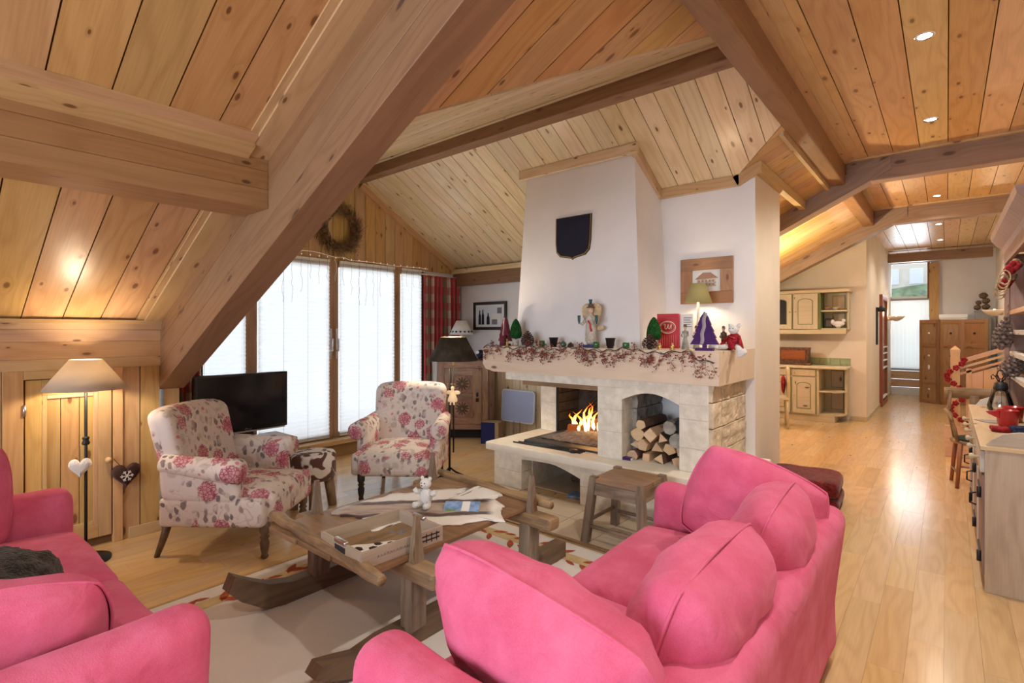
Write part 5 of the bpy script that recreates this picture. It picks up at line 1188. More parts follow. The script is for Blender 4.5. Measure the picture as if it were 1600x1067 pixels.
# ---------------------------------------------------------------- curtains
def curtain(y0, y1, z0, z1, label, n=90, folds=9, seed=1):
    e = empty('curtain', (XW+.065, 0, 0), label=label, cat='curtain', group='red checked curtains')
    m = MB(); vs = []; fs = []; us = []
    NV = 12
    for j in range(NV+1):
        t_ = j/NV; z = z1+(z0-z1)*t_
        for i in range(n+1):
            u = i/n; a = .045*(.6+.4*t_)*math.sin(u*folds*2*PI+.6*math.sin(u*7+seed))+.012*math.sin(u*folds*4*PI)
            vs.append((a, y0+(y1-y0)*(u+.01*math.sin(t_*4+u*9)*(1-u)*u*4), z))
    fs = [(j*(n+1)+i, j*(n+1)+i+1, (j+1)*(n+1)+i+1, (j+1)*(n+1)+i) for j in range(NV) for i in range(n)]
    m.add(vs, fs, smooth=True)
    for k, f in enumerate(fs): m.uv[k] = [(vs[i][2], (i % (n+1))/n*(y1-y0)*2.1) for i in f]
    m.build('cloth', 'check_curtain', e)
    MB().cyl((0, y0-.05, z1+.01), (0, y1+.03, z1+.01), .010).build('rail', 'white_paint', e)
    return e
curtain(4.60, 5.30, .10, 2.21, 'red and green checked curtain right of dormer window'); curtain(1.50, 1.90, .10, 2.21, 'red checked curtain at left behind television and rafter', 60, 6, 4)
# ---------------------------------------------------------------- corner cabinet and its things
cc = empty('corner_cabinet', (-4.97, 4.905, 0), math.radians(40), label='rustic carved corner cabinet beside the checked curtain', cat='cabinet')
B = lambda n, lo, hi, mat='cabinet_wood', par=cc, g=None: MB().box(lo, hi, grain=g, bev=.003).build(n, mat, par)
MB().prism([(-.29, .02), (.29, .02), (.36, .10), (.02, .50), (-.02, .50), (-.36, .10)], .14, 1.04).build('body', 'cabinet_wood', cc); MB().prism([(-.36, -.02), (.36, -.02), (.40, .10), (.02, .53), (-.02, .53), (-.40, .10)], 1.04, 1.07).build('top', 'cabinet_wood', cc)
B('stile', (-.335, -.015, 0), (-.255, .05, 1.04)); B('stile', (.255, -.015, 0), (.335, .05, 1.04))
MB().box((-.06, -.012, 0), (.06, .012, 1.04), M=T(-.385, .065, 0) @ RZ(-.9), grain=2).build('side_wing', 'whitewash', cc); MB().box((-.06, -.012, 0), (.06, .012, 1.04), M=T(.375, .065, 0) @ RZ(.9), grain=2).build('side_wing', 'cabinet_wood', cc)
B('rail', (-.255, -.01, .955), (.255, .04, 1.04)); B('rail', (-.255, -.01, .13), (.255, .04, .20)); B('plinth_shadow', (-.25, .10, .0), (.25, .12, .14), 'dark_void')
dr_ = B('door', (-.25, .0, .205), (.25, .035, .95))
for lo, hi in (((-.25, -.02, .205), (-.16, .0, .95)), ((.13, -.02, .205), (.25, .0, .95)), ((-.16, -.02, .86), (.13, .0, .95)), ((-.16, -.02, .535), (.13, .0, .615)), ((-.16, -.02, .205), (.13, .0, .29))): MB().box(lo, hi, bev=.003).build('door_rail', 'cabinet_wood', dr_)
for z in (.74, .41):
    MB().lathe([(.11, 0), (.11, .006), (.10, .009), (0, .009)], 24, T(-.015, 0, z) @ RX(PI/2)).build('rosette', 'cabinet_wood', dr_)
    for k in range(12): MB().ell((.055, 0, .012), (.042, .010, .007), 8, 6, M=T(-.015, 0, z) @ RX(PI/2) @ RZ(k*PI/6)).build('rosette_petal', 'old_dark', dr_)
MB().ell((.19, -.03, .60), (.016, .016, .03)).build('latch', 'blue_paint', dr_); MB().box((.17, -.025, .50), (.21, -.02, .55)).build('lock_plate', 'black_iron', dr_)
wl = empty('heart_lamp', (-5.10, 5.00, 1.07), .7, label='white table lamp with heart cut shade on corner cabinet', cat='lamp')
MB().lathe([(.07, 0), (.07, .012), (.02, .03), (.014, .16), (.02, .24), (.012, .36)], 18).build('stand', 'white_paint', wl); MB().lathe([(.165, .33), (.07, .52)], 30, cap=False).build('shade', 'white_shade', wl, solid=.003)
for k in range(16):
    a = k*PI/8; MB().prism(heartpoly(.034, .032, 14), 0, .002, T(.158*math.cos(a), .158*math.sin(a), .352) @ RZ(a+PI/2) @ RX(PI/2-.43)).build('heart_cut', 'print_dark', wl)
e = empty('dried_bouquet', (-4.72, 5.06, 1.07), 0, label='small dried berry bunch on the corner cabinet', cat='plant')
for k in range(14): a = k*.9; MB().tube([(0, 0, 0), (.05*math.cos(a), .05*math.sin(a), .08), (.10*math.cos(a), .10*math.sin(a), .10+.03*math.sin(k))], .003, 4).build('twig', 'twig', e); MB().ell((.10*math.cos(a), .10*math.sin(a), .10+.03*math.sin(k)), .010, 7, 5).build('berry', 'berry', e)
e = empty('glass_globe', (-4.66, 4.92, 1.07), 0, label='small dark snow globe at right end of corner cabinet', cat='globe'); MB().ell((0, 0, .075), .06, 16, 10).build('ball', 'blue_black', e); MB().lathe([(.05, 0), (.05, .02), (.035, .03)], 14).build('base', 'black_wood', e); MB().ell((-.01, -.05, .10), (.03, .02, .022)).build('snow_patch', 'paper', e)
# ---------------------------------------------------------------- floor lamps
f1 = empty('floor_lamp', (-3.80, 3.56, 0), 0, label='black double rod floor lamp with dark slanted shade', cat='lamp')
MB().cyl((0, 0, .02), (0, 0, 1.08), .011).build('pole', 'black_iron', f1); MB().cyl((.03, .025, .24), (.03, .025, 1.22), .008).build('sliding_rod', 'black_iron', f1)
for k in range(3): a = .5+k*2*PI/3; MB().tube([(0, 0, .09), (.06*math.cos(a), .06*math.sin(a), .05), (.17*math.cos(a), .17*math.sin(a), .008)], .009, 8).build('foot', 'black_iron', f1)
for z in (.92, .74): MB().cyl((-.02, -.015, z), (.05, .04, z), .007).build('clamp', 'brass', f1)
MB().lathe([(.245, 1.155), (.125, 1.385)], 32, T(.03, .025, 0), cap=False).build('shade', 'dark_shade', f1, solid=.004); MB().lathe([(.123, 1.383), (.128, 1.39), (.118, 1.39)], 28, T(.03, .025, 0), cap=False).build('shade_ring', 'brass', f1); MB().cyl((.03, .025, 1.10), (.03, .025, 1.18), .012).build('socket', 'brass', f1); MB().ell((.03, .025, 1.25), (.03, .03, .045)).build('bulb', 'lamp_glow', f1); point('dark_lamp_light', (-3.77, 3.585, 1.33), 24, (1, .84, .62), .04)
an2 = empty('angel_ornament', (-3.745, 3.55, .70), .5, label='gold and cream angel ornament hanging on floor lamp', cat='ornament')
MB().cyl((0, 0, .20), (0, 0, .30), .002, n=5).build('thread', 'wire_dark', an2); MB().lathe([(.045, .05), (.05, .07), (.035, .11), (.02, .15), (.014, .17)], 14).build('dress', 'angel_gold', an2); MB().ell((0, 0, .185), .020).build('head', 'angel_gold', an2)
for s in (-1, 1): MB().ell((s*.04, .015, .14), (.035, .006, .02), M=None).build('wing', 'angel_gold', an2); MB().tube([(s*.015, -.01, .06), (s*.02, -.015, .02)], .008).build('leg', 'angel_gold', an2)
f2 = empty('floor_lamp', (-4.15, .775, 0), 0, label='tall floor lamp with beige linen cone shade', cat='lamp')
MB().lathe([(.13, 0), (.13, .015), (.03, .025), (.015, .05)], 24).build('base', 'black_iron', f2); MB().cyl((0, 0, .02), (0, 0, 1.20), .009).build('pole', 'black_iron', f2); MB().lathe([(.018, .735), (.022, .745), (.018, .755), (.014, .765), (.020, .775), (.016, .785)], 12).build('joint', 'black_iron', f2)
MB().lathe([(.215, 1.085), (.082, 1.27)], 40, cap=False).build('shade', 'linen_shade', f2, solid=.002); MB().grid(lambda u, v: ((.216-.133*u)*math.cos(-1.75+.05*(v-.5)), (.216-.133*u)*math.sin(-1.75+.05*(v-.5)), 1.0855+.184*u), 4, 2).build('shade_seam', 'leather_brown', f2, solid=.001)
MB().ell((0, 0, 1.17), (.025, .025, .04)).build('bulb', 'bulb', f2); point('floor_lamp_light', (-4.15, .775, 1.18), 20, (1, .78, .52), .04)
h1 = empty('plush_heart', (-4.14, .745, .53), 1.35, label='small white fluffy heart hanging on the lamp pole', cat='ornament')
def puffheart(w, h, t_):
    m = MB(); pl = heartpoly(w, h, 30); c = (0, h*.55); vs = []
    for sgn in (1, -1):
        for r in range(1, 6):
            q = r/5
            for x, y in pl: vs.append((x*q, sgn*t_/2*math.sqrt(max(0, 1-q**2.4)), c[1]+(y-c[1])*q))
    vs += [(0, t_/2, c[1]), (0, -t_/2, c[1])]; n = 30; fs = []
    for s in (0, 1):
        o_ = s*5*n
        for r in range(4):
            for i in range(n): fs.append((o_+r*n+i, o_+r*n+(i+1) % n, o_+(r+1)*n+(i+1) % n, o_+(r+1)*n+i))
        for i in range(n): fs.append((len(vs)-2+s, o_+i, o_+(i+1) % n))
    for i in range(n): fs.append((4*n+i, 4*n+(i+1) % n, 9*n+(i+1) % n, 9*n+i))
    return m.add(vs, fs, smooth=True)
puffheart(.115, .125, .05).build('stuffing', 'white_plush', h1); MB().cyl((0, 0, .10), (0, .015, .20), .0015, n=5).build('cord', 'wire_dark', h1)
h2 = empty('leather_heart', (-4.362, 1.035, .36), PI/2, label='dark leather heart with white snowflake on the cupboard door', cat='ornament')
puffheart(.17, .17, .035).build('stuffing', 'leather_brown', h2); MB().cyl((-.02, .0, .14), (-.07, .0, .215), .002, n=5).build('cord', 'leather_brown', h2)
for k in range(3): MB().box((-.038, -.0215, -.0025), (.038, -.0175, .0025), M=T(0, 0, .088) @ RY(k*PI/3)).build('snowflake_arm', 'hearts_white', h2)
for k in range(6):
    for s in (-1, 1): MB().box((.0, -.0215, -.002), (.014, -.0178, .002), M=T(0, 0, .088) @ RY(k*PI/3) @ T(.022, 0, 0) @ RY(s*.8)).build('snowflake_arm', 'hearts_white', h2)
# ---------------------------------------------------------------- folded throw on the floor
tb = empty('folded_throw', (-.93, 4.98, 0), .05, label='maroon plush throw folded on floor beside the column', cat='blanket')
for k in range(2): MB().rbox((-.27, -.27, .002+k*.125), (.27, .27, .125+k*.125), .055, seg=4, mid=8, disp=lambda p: (p[0]+nz(p, 6, .02, 2), p[1]+nz(p, 6, .02, 4), max(0.001, p[2]+nz(p, 7, .018, 6)))).build('fold', 'maroon_plush', tb)
# ---------------------------------------------------------------- kitchen
def box(n, lo, hi, mat, par, g=None, bev=.003): return MB().box(lo, hi, grain=g, bev=bev).build(n, mat, par)
def archpoly(w, h, rise, n=10): return [(-w/2, 0), (w/2, 0), (w/2, h-rise)]+[(w/2*math.cos(PI*i/n), h-rise+rise*math.sin(PI*i/n)) for i in range(1, n)]+[(-w/2, h-rise)]
def panel_door(par, x0, x1, z0, z1, y, name='door', glass=False, arch=True):
    d = MB().box((x0, y-.02, z0), (x1, y, z1), grain=2, bev=.003).build(name, 'cream_wood', par); w = x1-x0
    if z1-z0 > .25:
        pw, ph_ = w*.62, (z1-z0)*.74
        MB().prism(archpoly(pw, ph_, .05), 0, .003, T((x0+x1)/2, y-.02, z0+(z1-z0)*.13) @ RX(PI/2)).build('panel_line', 'green_line', d)
        MB().prism(archpoly(pw-.022, ph_-.022, .045), .003, .007, T((x0+x1)/2, y-.02, z0+(z1-z0)*.13+.011) @ RX(PI/2)).build('panel' if not glass else 'glass', 'cream_wood' if not glass else 'dark_void', d)
    MB().ell((x0+.03 if x0 > -2.2 else x1-.03, y-.035, (z0+z1)/2 if z1-z0 > .25 else z0+(z1-z0)*.5), .012).build('knob', 'cream_wood', d)
    for a in (x0-.006, x1): MB().box((a, y-.018, z0), (a+.006, y-.002, z1)).build('edge_line', 'green_line', par)
bc = empty('base_cupboard', (0, 0, 0), label='cream kitchen base cupboard with drawer and arched door', cat='cupboard')
box('body', (-3.2, 9.47, .10), (-1.60, 9.97, .84), 'cream_wood', bc, 0); box('plinth', (-3.2, 9.49, 0), (-1.35, 9.97, .10), 'cream_wood', bc, 0)
panel_door(bc, -1.94, -1.61, .12, .70, 9.47); panel_door(bc, -1.94, -1.61, .725, .825, 9.47, 'drawer'); panel_door(bc, -2.40, -1.97, .12, .70, 9.47); panel_door(bc, -2.40, -1.97, .725, .825, 9.47, 'drawer')
es = empty('base_shelf_unit', (0, 0, 0), label='open rounded end shelves of the kitchen base cupboard', cat='shelf')
box('side', (-1.598, 9.47, .101), (-1.565, 9.97, .84), 'cream_wood', es); box('back', (-1.565, 9.97, .101), (-1.22, 9.98, .84), 'cream_wood', es); box('end_panel', (-1.25, 9.75, .10), (-1.22, 9.97, .84), 'cream_wood', es)
for z in (.101, .47): MB().prism([(-1.565, 9.50), (-1.38, 9.50), (-1.27, 9.58), (-1.225, 9.72), (-1.225, 9.97), (-1.565, 9.97)], z, z+.025).build('shelf', 'cream_wood', es)
for z0, z1 in ((.52, .80), (.16, .44)): MB().box((-1.47, 9.962, z0), (-1.29, 9.97, z1)).build('panel_line', 'green_line', es); MB().box((-1.462, 9.957, z0+.008), (-1.298, 9.962, z1-.008)).build('panel', 'cream_wood', es)
MB().rbox((-3.2, 9.43, .845), (-1.19, 9.975, .885), .01, seg=2).build('worktop', 'counter', label='pale kitchen worktop above the cream base cupboards', cat='worktop')
for k in range(14): MB().rbox((-3.2+k*.143, 9.985, .887), (-3.06+k*.143, 9.998, 1.0), .002, seg=1, smooth=False).build('splash_tile', 'green_tile', wk)
wkb = empty('bread_box', (-1.93, 9.72, .886), 0, label='dark painted wooden chest on the kitchen worktop', cat='box'); box('base', (-.28, -.09, 0), (.22, .09, .04), 'kitchen_box', wkb); MB().prism([(-.26, .04), (.18, .04), (.20, .29), (-.28, .29)], -.07, .07, RX(PI/2)).build('box_body', 'kitchen_box', wkb); box('painted_panel', (-.22, -.074, .09), (.14, -.07, .24), 'redwood', wkb)
uc = empty('wall_cupboard', (0, 0, 0), label='cream kitchen wall cupboard with arched and glazed doors', cat='cupboard')
yu = 9.66
box('body', (-3.2, yu, 1.47), (-1.60, 10, 2.07), 'cream_wood', uc, 0); panel_door(uc, -1.965, -1.61, 1.48, 2.06, yu); panel_door(uc, -2.36, -1.99, 1.48, 2.06, yu, glass=True)
MB().rbox((-3.2, yu-.04, 2.07), (-1.17, 10, 2.12), .008, seg=2).build('cornice', 'cream_wood', uc); box('pelmet', (-3.2, yu-.01, 1.40), (-1.22, yu+.02, 1.47), 'cream_wood', uc, 0)
us = empty('wall_shelf_unit', (0, 0, 0), label='open end shelves beside the cream wall cupboard', cat='shelf')
box('side', (-1.598, yu, 1.47), (-1.57, 10, 2.07), 'green_line', us); box('back', (-1.57, 9.975, 1.47), (-1.20, 10, 2.07), 'cream_wood', us); box('end_panel', (-1.22, yu+.12, 1.47), (-1.20, 9.975, 2.07), 'cream_wood', us)
for z in (1.47, 1.76): box('shelf', (-1.57, yu+.02, z), (-1.22, 9.975, z+.025), 'cream_wood', us)
for z0, z1 in ((1.80, 2.03), (1.51, 1.74)): MB().box((-1.45, 9.967, z0), (-1.27, 9.975, z1)).build('panel_line', 'green_line', us); MB().box((-1.442, 9.962, z0+.008), (-1.278, 9.967, z1-.008)).build('panel', 'cream_wood', us)
for k, (x, z, mt, lb) in enumerate(((-1.50, 1.786, 'print_brown', 'small terracotta bowl on upper kitchen end shelf'), (-1.38, 1.786, 'robe_paint', 'beige bowl on upper kitchen end shelf'), (-1.34, 1.496, 'white_paint', 'white china hen on lower kitchen end shelf'))):
    e = empty('kitchen_bowl' if k < 2 else 'china_hen', (x, 9.78, z), 0, label=lb, cat='bowl' if k < 2 else 'ornament')
    MB().lathe([(.02, 0), (.045, .03), (.05, .045), (.045, .045), (0, .012)], 14).build('bowl', mt, e)
    if k == 2: MB().ell((0, 0, .07), (.09, .05, .045)).build('body', mt, e); MB().ell((.07, 0, .12), .03).build('head', mt, e); MB().ell((-.08, 0, .10), (.03, .02, .04)).build('tail', mt, e)
e = empty('standing_photo', (-1.48, 9.84, 1.496), .2, label='little dark picture frame on lower kitchen end shelf', cat='frame'); box('frame', (-.06, -.008, 0), (.06, .008, .16), 'black_wood', e); box('picture', (-.04, -.011, .03), (.04, -.008, .13), 'print_grey', e)
kc = empty('kitchen_chair', (-2.02, 8.6, 0), -1.3, label='pale wooden kitchen chair with red heart cushion behind column', cat='chair')
box('seat', (-.2, -.2, .43), (.2, .2, .46), 'cream_wood', kc)
for sx in (-1, 1):
    for sy in (-1, 1): MB().cyl((sx*.18, sy*.18, 0), (sx*.17, sy*.17, .43), .018).build('leg', 'cream_wood', kc)
MB().prism([(-.18, .46), (.18, .46), (.21, .70), (.17, .88), (.08, .92), (-.08, .92), (-.17, .88), (-.21, .70)], -.20, -.17, RX(PI/2)).build('backrest', 'cream_wood', kc)
puffheart(.30, .28, .06).build('heart_cushion', 'red_petal', kc, loc=(0, .13, .50))
ks = empty('uplighter_lamp', (-2.0, 7.2, 1.72), 0, label='standing uplighter behind the column washing the kitchen slope', cat='lamp'); MB().lathe([(.03, 0), (.09, .05), (.11, .09), (.10, .09), (0, .04)], 16).build('bowl', 'white_paint', ks); MB().cyl((0, 0, -1.70), (0, 0, .02), .012).build('pole', 'white_paint', ks); MB().lathe([(.14, -1.72), (.14, -1.70), (.02, -1.68)], 20).build('base', 'white_paint', ks)
area('uplighter_light', (-2.0, 7.2, 1.83), (PI, 0, 0), .18, .18, 85, (1, .76, .42))
point('kitchen_fill_light', (-2.6, 8.2, 1.90), 32, (1, .88, .72), .08)  # unseen light added to brighten the kitchen, hung in an invented pendant
kl = empty('fill_pendant', (-2.6, 8.2, 1.95), 0, label='unseen round pendant added around the kitchen fill light', cat='lamp'); MB().lathe([(.20, -.02), (.06, .12), (.02, .14)], 20, cap=False).build('shade', 'white_shade', kl, solid=.003); MB().cyl((0, 0, .13), (0, 0, .195), .004).build('cord', 'black_iron', kl)
# ---------------------------------------------------------------- corridor
d2 = empty('door_2', (-.99, 12.1, 0), label='narrow red wooden door frame with shelves in corridor wall', cat='door', kind='structure')
for lo, hi in (((0, 0, 0), (.05, .10, 2.15)), ((0, 1.0, 0), (.05, 1.1, 2.15)), ((0, .10, 2.06), (.05, 1.0, 2.15)), ((0, .10, 0), (.05, 1.0, .1))): box('frame_bar', lo, hi, 'redwood', d2)
box('back', (-.0, .10, .1), (.012, 1.0, 2.06), 'redwood', d2)
for z in (.15, .72, .86, 1.0, 1.12): box('shelf', (.012, .10, z), (.06, 1.0, z+.02), 'white_paint', d2)
wm = empty('wall_lantern', (-.99, 11.45, 1.20), 0, label='black iron wall lantern on left corridor wall', cat='lamp'); box('plate', (0, 0, 0), (.03, .09, .68), 'black_iron', wm); box('glass', (.03, .025, .08), (.045, .065, .58), 'white_paint', wm); MB().lathe([(.05, 0), (.07, .05), (.02, .10)], 14, T(.08, .05, .60)).build('cowl', 'black_iron', wm)
def sconce(loc, rz, label):
    e = empty('wall_sconce', loc, rz, label=label, cat='lamp', group='bowl wall sconces'); MB().lathe([(.03, 0), (.10, .04), (.16, .10), (.155, .105), (0, .05)], 20, T(.16, 0, 0)).build('bowl', 'cream_ink', e); MB().cyl((0, 0, .03), (.10, 0, .03), .015).build('bracket', 'brass', e); MB().ell((.16, 0, .085), .03).build('bulb', 'bulb', e)
    o = point('sconce_light', (loc[0]+.16*math.cos(rz), loc[1], loc[2]+.17), 7, WARM, .04)
sconce((-.99, 13.75, 1.66), 0, 'bowl sconce on left corridor wall beside far window'); sconce((.77, 11.9, 1.70), PI, 'bowl sconce on right corridor wall near pine cones')
sp = empty('folding_screen', (0, 0, 0), label='brown wooden three panel folding screen in the corridor', cat='screen')
pn = [(-.42, 13.45, -.12, 13.25), (-.11, 13.25, .21, 13.42), (.22, 13.42, .60, 13.25)]
for k, (xa, ya, xb, yb) in enumerate(pn):
    a = math.atan2(yb-ya, xb-xa); w = math.hypot(xb-xa, yb-ya)
    q = MB().box((0, -.012, 0), (w, .012, 1.67), grain=2).build('leaf', 'cabinet_wood' if False else 'frame_wood', sp, loc=(xa, ya, .004), rot=(0, 0, a))
    for lo, hi in (((0, -.02, 0), (.05, -.012, 1.67)), ((w-.05, -.02, 0), (w, -.012, 1.67)), ((.05, -.02, 1.60), (w-.05, -.012, 1.67)), ((.05, -.02, 1.12), (w-.05, -.012, 1.20)), ((.05, -.02, .40), (w-.05, -.012, .46)), ((.05, -.02, 0), (w-.05, -.012, .08))): MB().box(lo, hi, bev=.002).build('frame_bar', 'frame_wood', q)
    for z in (1.40, .95, .72, .28) if k < 2 else (1.40, .95): MB().ell((w/2, -.016, z), (.022, .006, .022 if z != .72 else .05), 8, 5).build('cutout', 'paper' if k == 0 else 'dark_void', q)
cbx = empty('white_cabinet', (.10, 14.44, 0), 0, label='white cabinet top showing behind the folding screen', cat='cabinet'); box('body', (-.22, -.2, 0), (.22, .2, 1.72), 'white_paint', cbx); box('lid', (-.23, -.21, 1.72), (.23, .21, 1.80), 'paper', cbx)
pd = empty('grey_pedestal', (.56, 14.3, 0), 0, label='tall grey pedestal at corridor end', cat='pedestal'); box('shaft', (-.12, -.12, 0), (.12, .12, 1.84), 'grey_box', pd); box('cap', (-.13, -.13, 1.84), (.13, .13, 1.87), 'grey_box', pd)
for k, (x, z, r, lb) in enumerate(((.48, 1.93, .06, 'dried ball at lower left of pedestal heap'), (.61, 1.94, .065, 'dried ball at lower right of pedestal heap'), (.50, 2.03, .05, 'dried ball in the middle left of heap'), (.61, 2.06, .065, 'dried ball in the middle right of heap'), (.57, 2.17, .07, 'topmost dried ball of the pedestal heap'))): MB().ell((0, 0, 0), (r, r, r*.9), 14, 9, disp=lambda p: p+p.normalized()*nz(p, 30, .015)).build('dried_ball', 'brown_paint', label=lb, cat='ball', group='dried balls on the pedestal', loc=(x, 14.3-.02*(k % 2), z))
pf = frame('small_picture', (.775, 10.6, 1.65), .26, .34, .03, 'redwood', 'small red framed picture on right corridor wall', rz=-PI/2)
# stair with newel post
st = empty('staircase', (.0, 7.86, 0), 0, label='pine staircase with newel post rising to the right', cat='stairs')
for k in range(3): box('tread', (-.02+k*.24, .0, .16+k*.18), (.77, .80, .195+k*.18), 'stair_pine', st, 1); box('riser', (.0+k*.24, .02, k*.18), (.025+k*.24, .80, .16+k*.18), 'stair_pine', st, 1)
box('string_board', (-.02, -.03, 0), (.77, 0, .36), 'stair_pine', st, 0)
box('newel_post', (.03, -.02, .19), (.115, .065, 1.20), 'stair_pine', st, 2); MB().lathe([(.064, 1.20), (.064, 1.235), (0, 1.28)], 4, T(.0725, .0225, 0) @ RZ(PI/4), smooth=False).build('newel_cap', 'stair_pine', st)
Ms = shear(.115, 1.12, .42)
for z, h in ((.0, .05), (-.085, .025), (-.15, .025)): MB().box((.115, .0, z-h), (.77, .045, z), Ms, grain=0).build('handrail', 'stair_pine', st)
for k in range(5): MB().box((.20+k*.115, .01, -.60), (.31+k*.115, .03, -.20), shear(.115, 1.12, .42), grain=2).build('balustrade_board', 'stair_pine', st)
box('balustrade_post', (.165, .0, .36), (.215, .045, 1.02), 'stair_pine', st, 2)
rg = empty('red_flower_garland', (.0725, 7.83, 0), 0, label='red felt flower garland wound on the newel post', cat='garland')
random.seed(41)
for k in range(17):
    a = k*.75; z = 1.12-k*.045; c = (.075*math.cos(a)+(.03 if k > 8 else 0), -.02-.04*abs(math.sin(a)), z)
    m = MB()
    for q in range(5): b = q*1.257; m.ell((c[0]+.018*math.cos(b), c[1]-.006, c[2]+.018*math.sin(b)), (.016, .008, .016), 7, 5)
    m.build('flower', 'red_petal', rg)
MB().tube([(.05*math.cos(k*.75), -.03, 1.12-k*.045) for k in range(17)], .003, 4).build('cord', 'wire_dark', rg)
ch = empty('captain_chair', (.22, 6.47, 0), .12, label='brown captain chair with green seat beyond the dresser', cat='chair')
MB().lathe([(.19, .40), (.20, .415), (.20, .43), (0, .435)], 20).build('seat', 'old_brown', ch); MB().lathe([(.165, .43), (.16, .452), (0, .46)], 18).build('seat_pad', 'seat_green', ch)
for sx in (-1, 1):
    for sy in (-1, 1): MB().tube([(sx*.17, sy*.16, 0), (sx*.14, sy*.13, .41)], [.015, .019]).build('leg', 'redwood', ch)
    MB().cyl((sx*.165, -.15, .14), (sx*.165, .15, .14), .010).build('stretcher', 'old_brown', ch); MB().tube([(sx*.15, .12, .43), (sx*.19, .14, .68), (sx*.18, .15, .88)], .017).build('back_post', 'old_brown', ch)
    MB().tube([(sx*.19, .14, .70), (sx*.235, -.02, .70), (sx*.215, -.13, .68), (sx*.19, -.15, .56), (sx*.16, -.12, .43)], [.015, .018, .020, .017, .015]).build('arm', 'old_brown', ch)
MB().grid(lambda u, v: (-.22+.44*u, .15+.05*math.sin(PI*u), .80+.10*v), 12, 2).build('crest_rail', 'old_brown', ch, solid=.025); MB().grid(lambda u, v: (-.035+.07*u, .165, .43+.40*v), 2, 2).build('splat', 'old_brown', ch, solid=.015); MB().cyl((-.16, -.14, .20), (.16, -.14, .20), .010).build('stretcher', 'old_brown', ch)
# ---------------------------------------------------------------- dresser with plate rack
ds = empty('dresser', (.16, 3.89, 0), 0, label='weathered grey dresser with plate rack along right wall', cat='dresser')
box('end_panel', (0, 0, 0), (.58, .025, .79), 'dresser_wood', ds, 2); box('end_panel', (0, 2.055, 0), (.58, 2.08, .79), 'dresser_wood', ds, 2); box('back_board', (.55, .025, 0), (.58, 2.055, .79), 'dresser_wood', ds, 1); box('bottom_board', (0, .025, .05), (.55, 2.055, .075), 'dresser_wood', ds, 1)
MB().rbox((-.02, -.02, .79), (.585, 2.10, .815), .005, seg=1, smooth=False, grain=1).build('top_board', 'dresser_top', ds)
MB().prism([(.005, .815), (.03, .85), (.075, .885), (.14, .90), (.58, .91), (.58, .815)], -.03, .005, T(0, 0, 0) @ RX(PI/2)).build('gallery_end', 'dresser_wood', ds); MB().prism([(.03, .815), (.06, .86), (.14, .90), (.58, .91), (.58, .815)], -2.10, -2.07, RX(PI/2)).build('gallery_end', 'whitewash', ds)
for k in range(3):
    y0 = .04+k*.675
    d = MB().rbox((-.018, y0, .655), (.01, y0+.66, .775), .004, seg=1, smooth=False, grain=1).build('drawer', 'whitewash', ds)
    for q in (.15, .51): MB().lathe([(.008, 0), (.008, .018), (.018, .03), (.014, .042), (0, .046)], 12, T(-.018, y0+q, .715) @ RY(-PI/2)).build('knob', 'cream_wood', d)
    dd = MB().rbox((-.012, y0, .085), (.01, y0+.66, .64), .004, seg=1, smooth=False, grain=2).build('door', 'mauve_wood', ds)
    for q in (.18, .54): MB().box((-.02, y0+.03, q-.014), (-.012, y0+.28, q+.014)).build('hinge_strap', 'black_iron', dd); MB().cyl((-.022, y0+.02, q-.03), (-.022, y0+.02, q+.03), .010).build('hinge', 'black_iron', dd)
    MB().box((-.019, y0+.33, .10), (-.012, y0+.36, .62)).build('door_bead', 'whitewash', dd); MB().tube([(-.015, y0+.60, .40), (-.045, y0+.60, .39), (-.045, y0+.60, .33), (-.015, y0+.60, .32)], .006, 6).build('handle', 'black_iron', dd)
# rack
box('rack_side', (.215, 2.03, .815), (.575, 2.06, 2.08), 'mauve_wood', ds, 2); box('rack_side', (.215, .03, .815), (.575, .06, 2.08), 'mauve_wood', ds, 2); MB().box((.555, .06, .815), (.575, 2.03, 2.08)).build('rack_back', 'slate_panel', ds)
for z in (1.085, 1.265, 1.44, 1.60): box('rack_shelf', (.235, .06, z-.018), (.555, 2.03, z+.018), 'whitewash' if z != 1.6 else 'stair_pine', ds, 1)
box('rack_frieze', (.205, .02, 2.0), (.23, 2.07, 2.12), 'mauve_wood', ds, 1); MB().prism([(.575, 2.10), (.205, 2.10), (.19, 2.13), (.13, 2.20), (.12, 2.24), (.575, 2.24)], -2.10, .0, RX(PI/2)).build('cornice', 'mauve_wood', ds); box('rack_face', (.205, 2.02, .90), (.235, 2.065, 2.0), 'mauve_wood', ds, 2)
random.seed(51)
for k, (y, z, lb) in enumerate(((5.35, 1.459, 'small framed card on upper rack shelf'), (5.2, 1.284, 'little brass cup on the middle rack shelf'), (5.5, 1.104, 'little cream cup on the lower rack shelf'))):
    e = empty('rack_ornament', (.50, y, z), 0, label=lb, cat='ornament')
    if k == 0: box('card', (-.012, -.05, 0), (0, .05, .10), 'cardboard', e); box('picture', (-.014, -.04, .012), (-.012, .04, .088), 'print_brown', e)
    else: MB().lathe([(.025, 0), (.035, .04), (.04, .07), (.036, .07), (0, .01)], 14).build('cup', 'brass' if k == 1 else 'cream_ink', e); MB().tube([(.035, 0, .06), (.06, 0, .045), (.035, 0, .02)], .004, 6).build('handle', 'brass' if k == 1 else 'cream_ink', e)
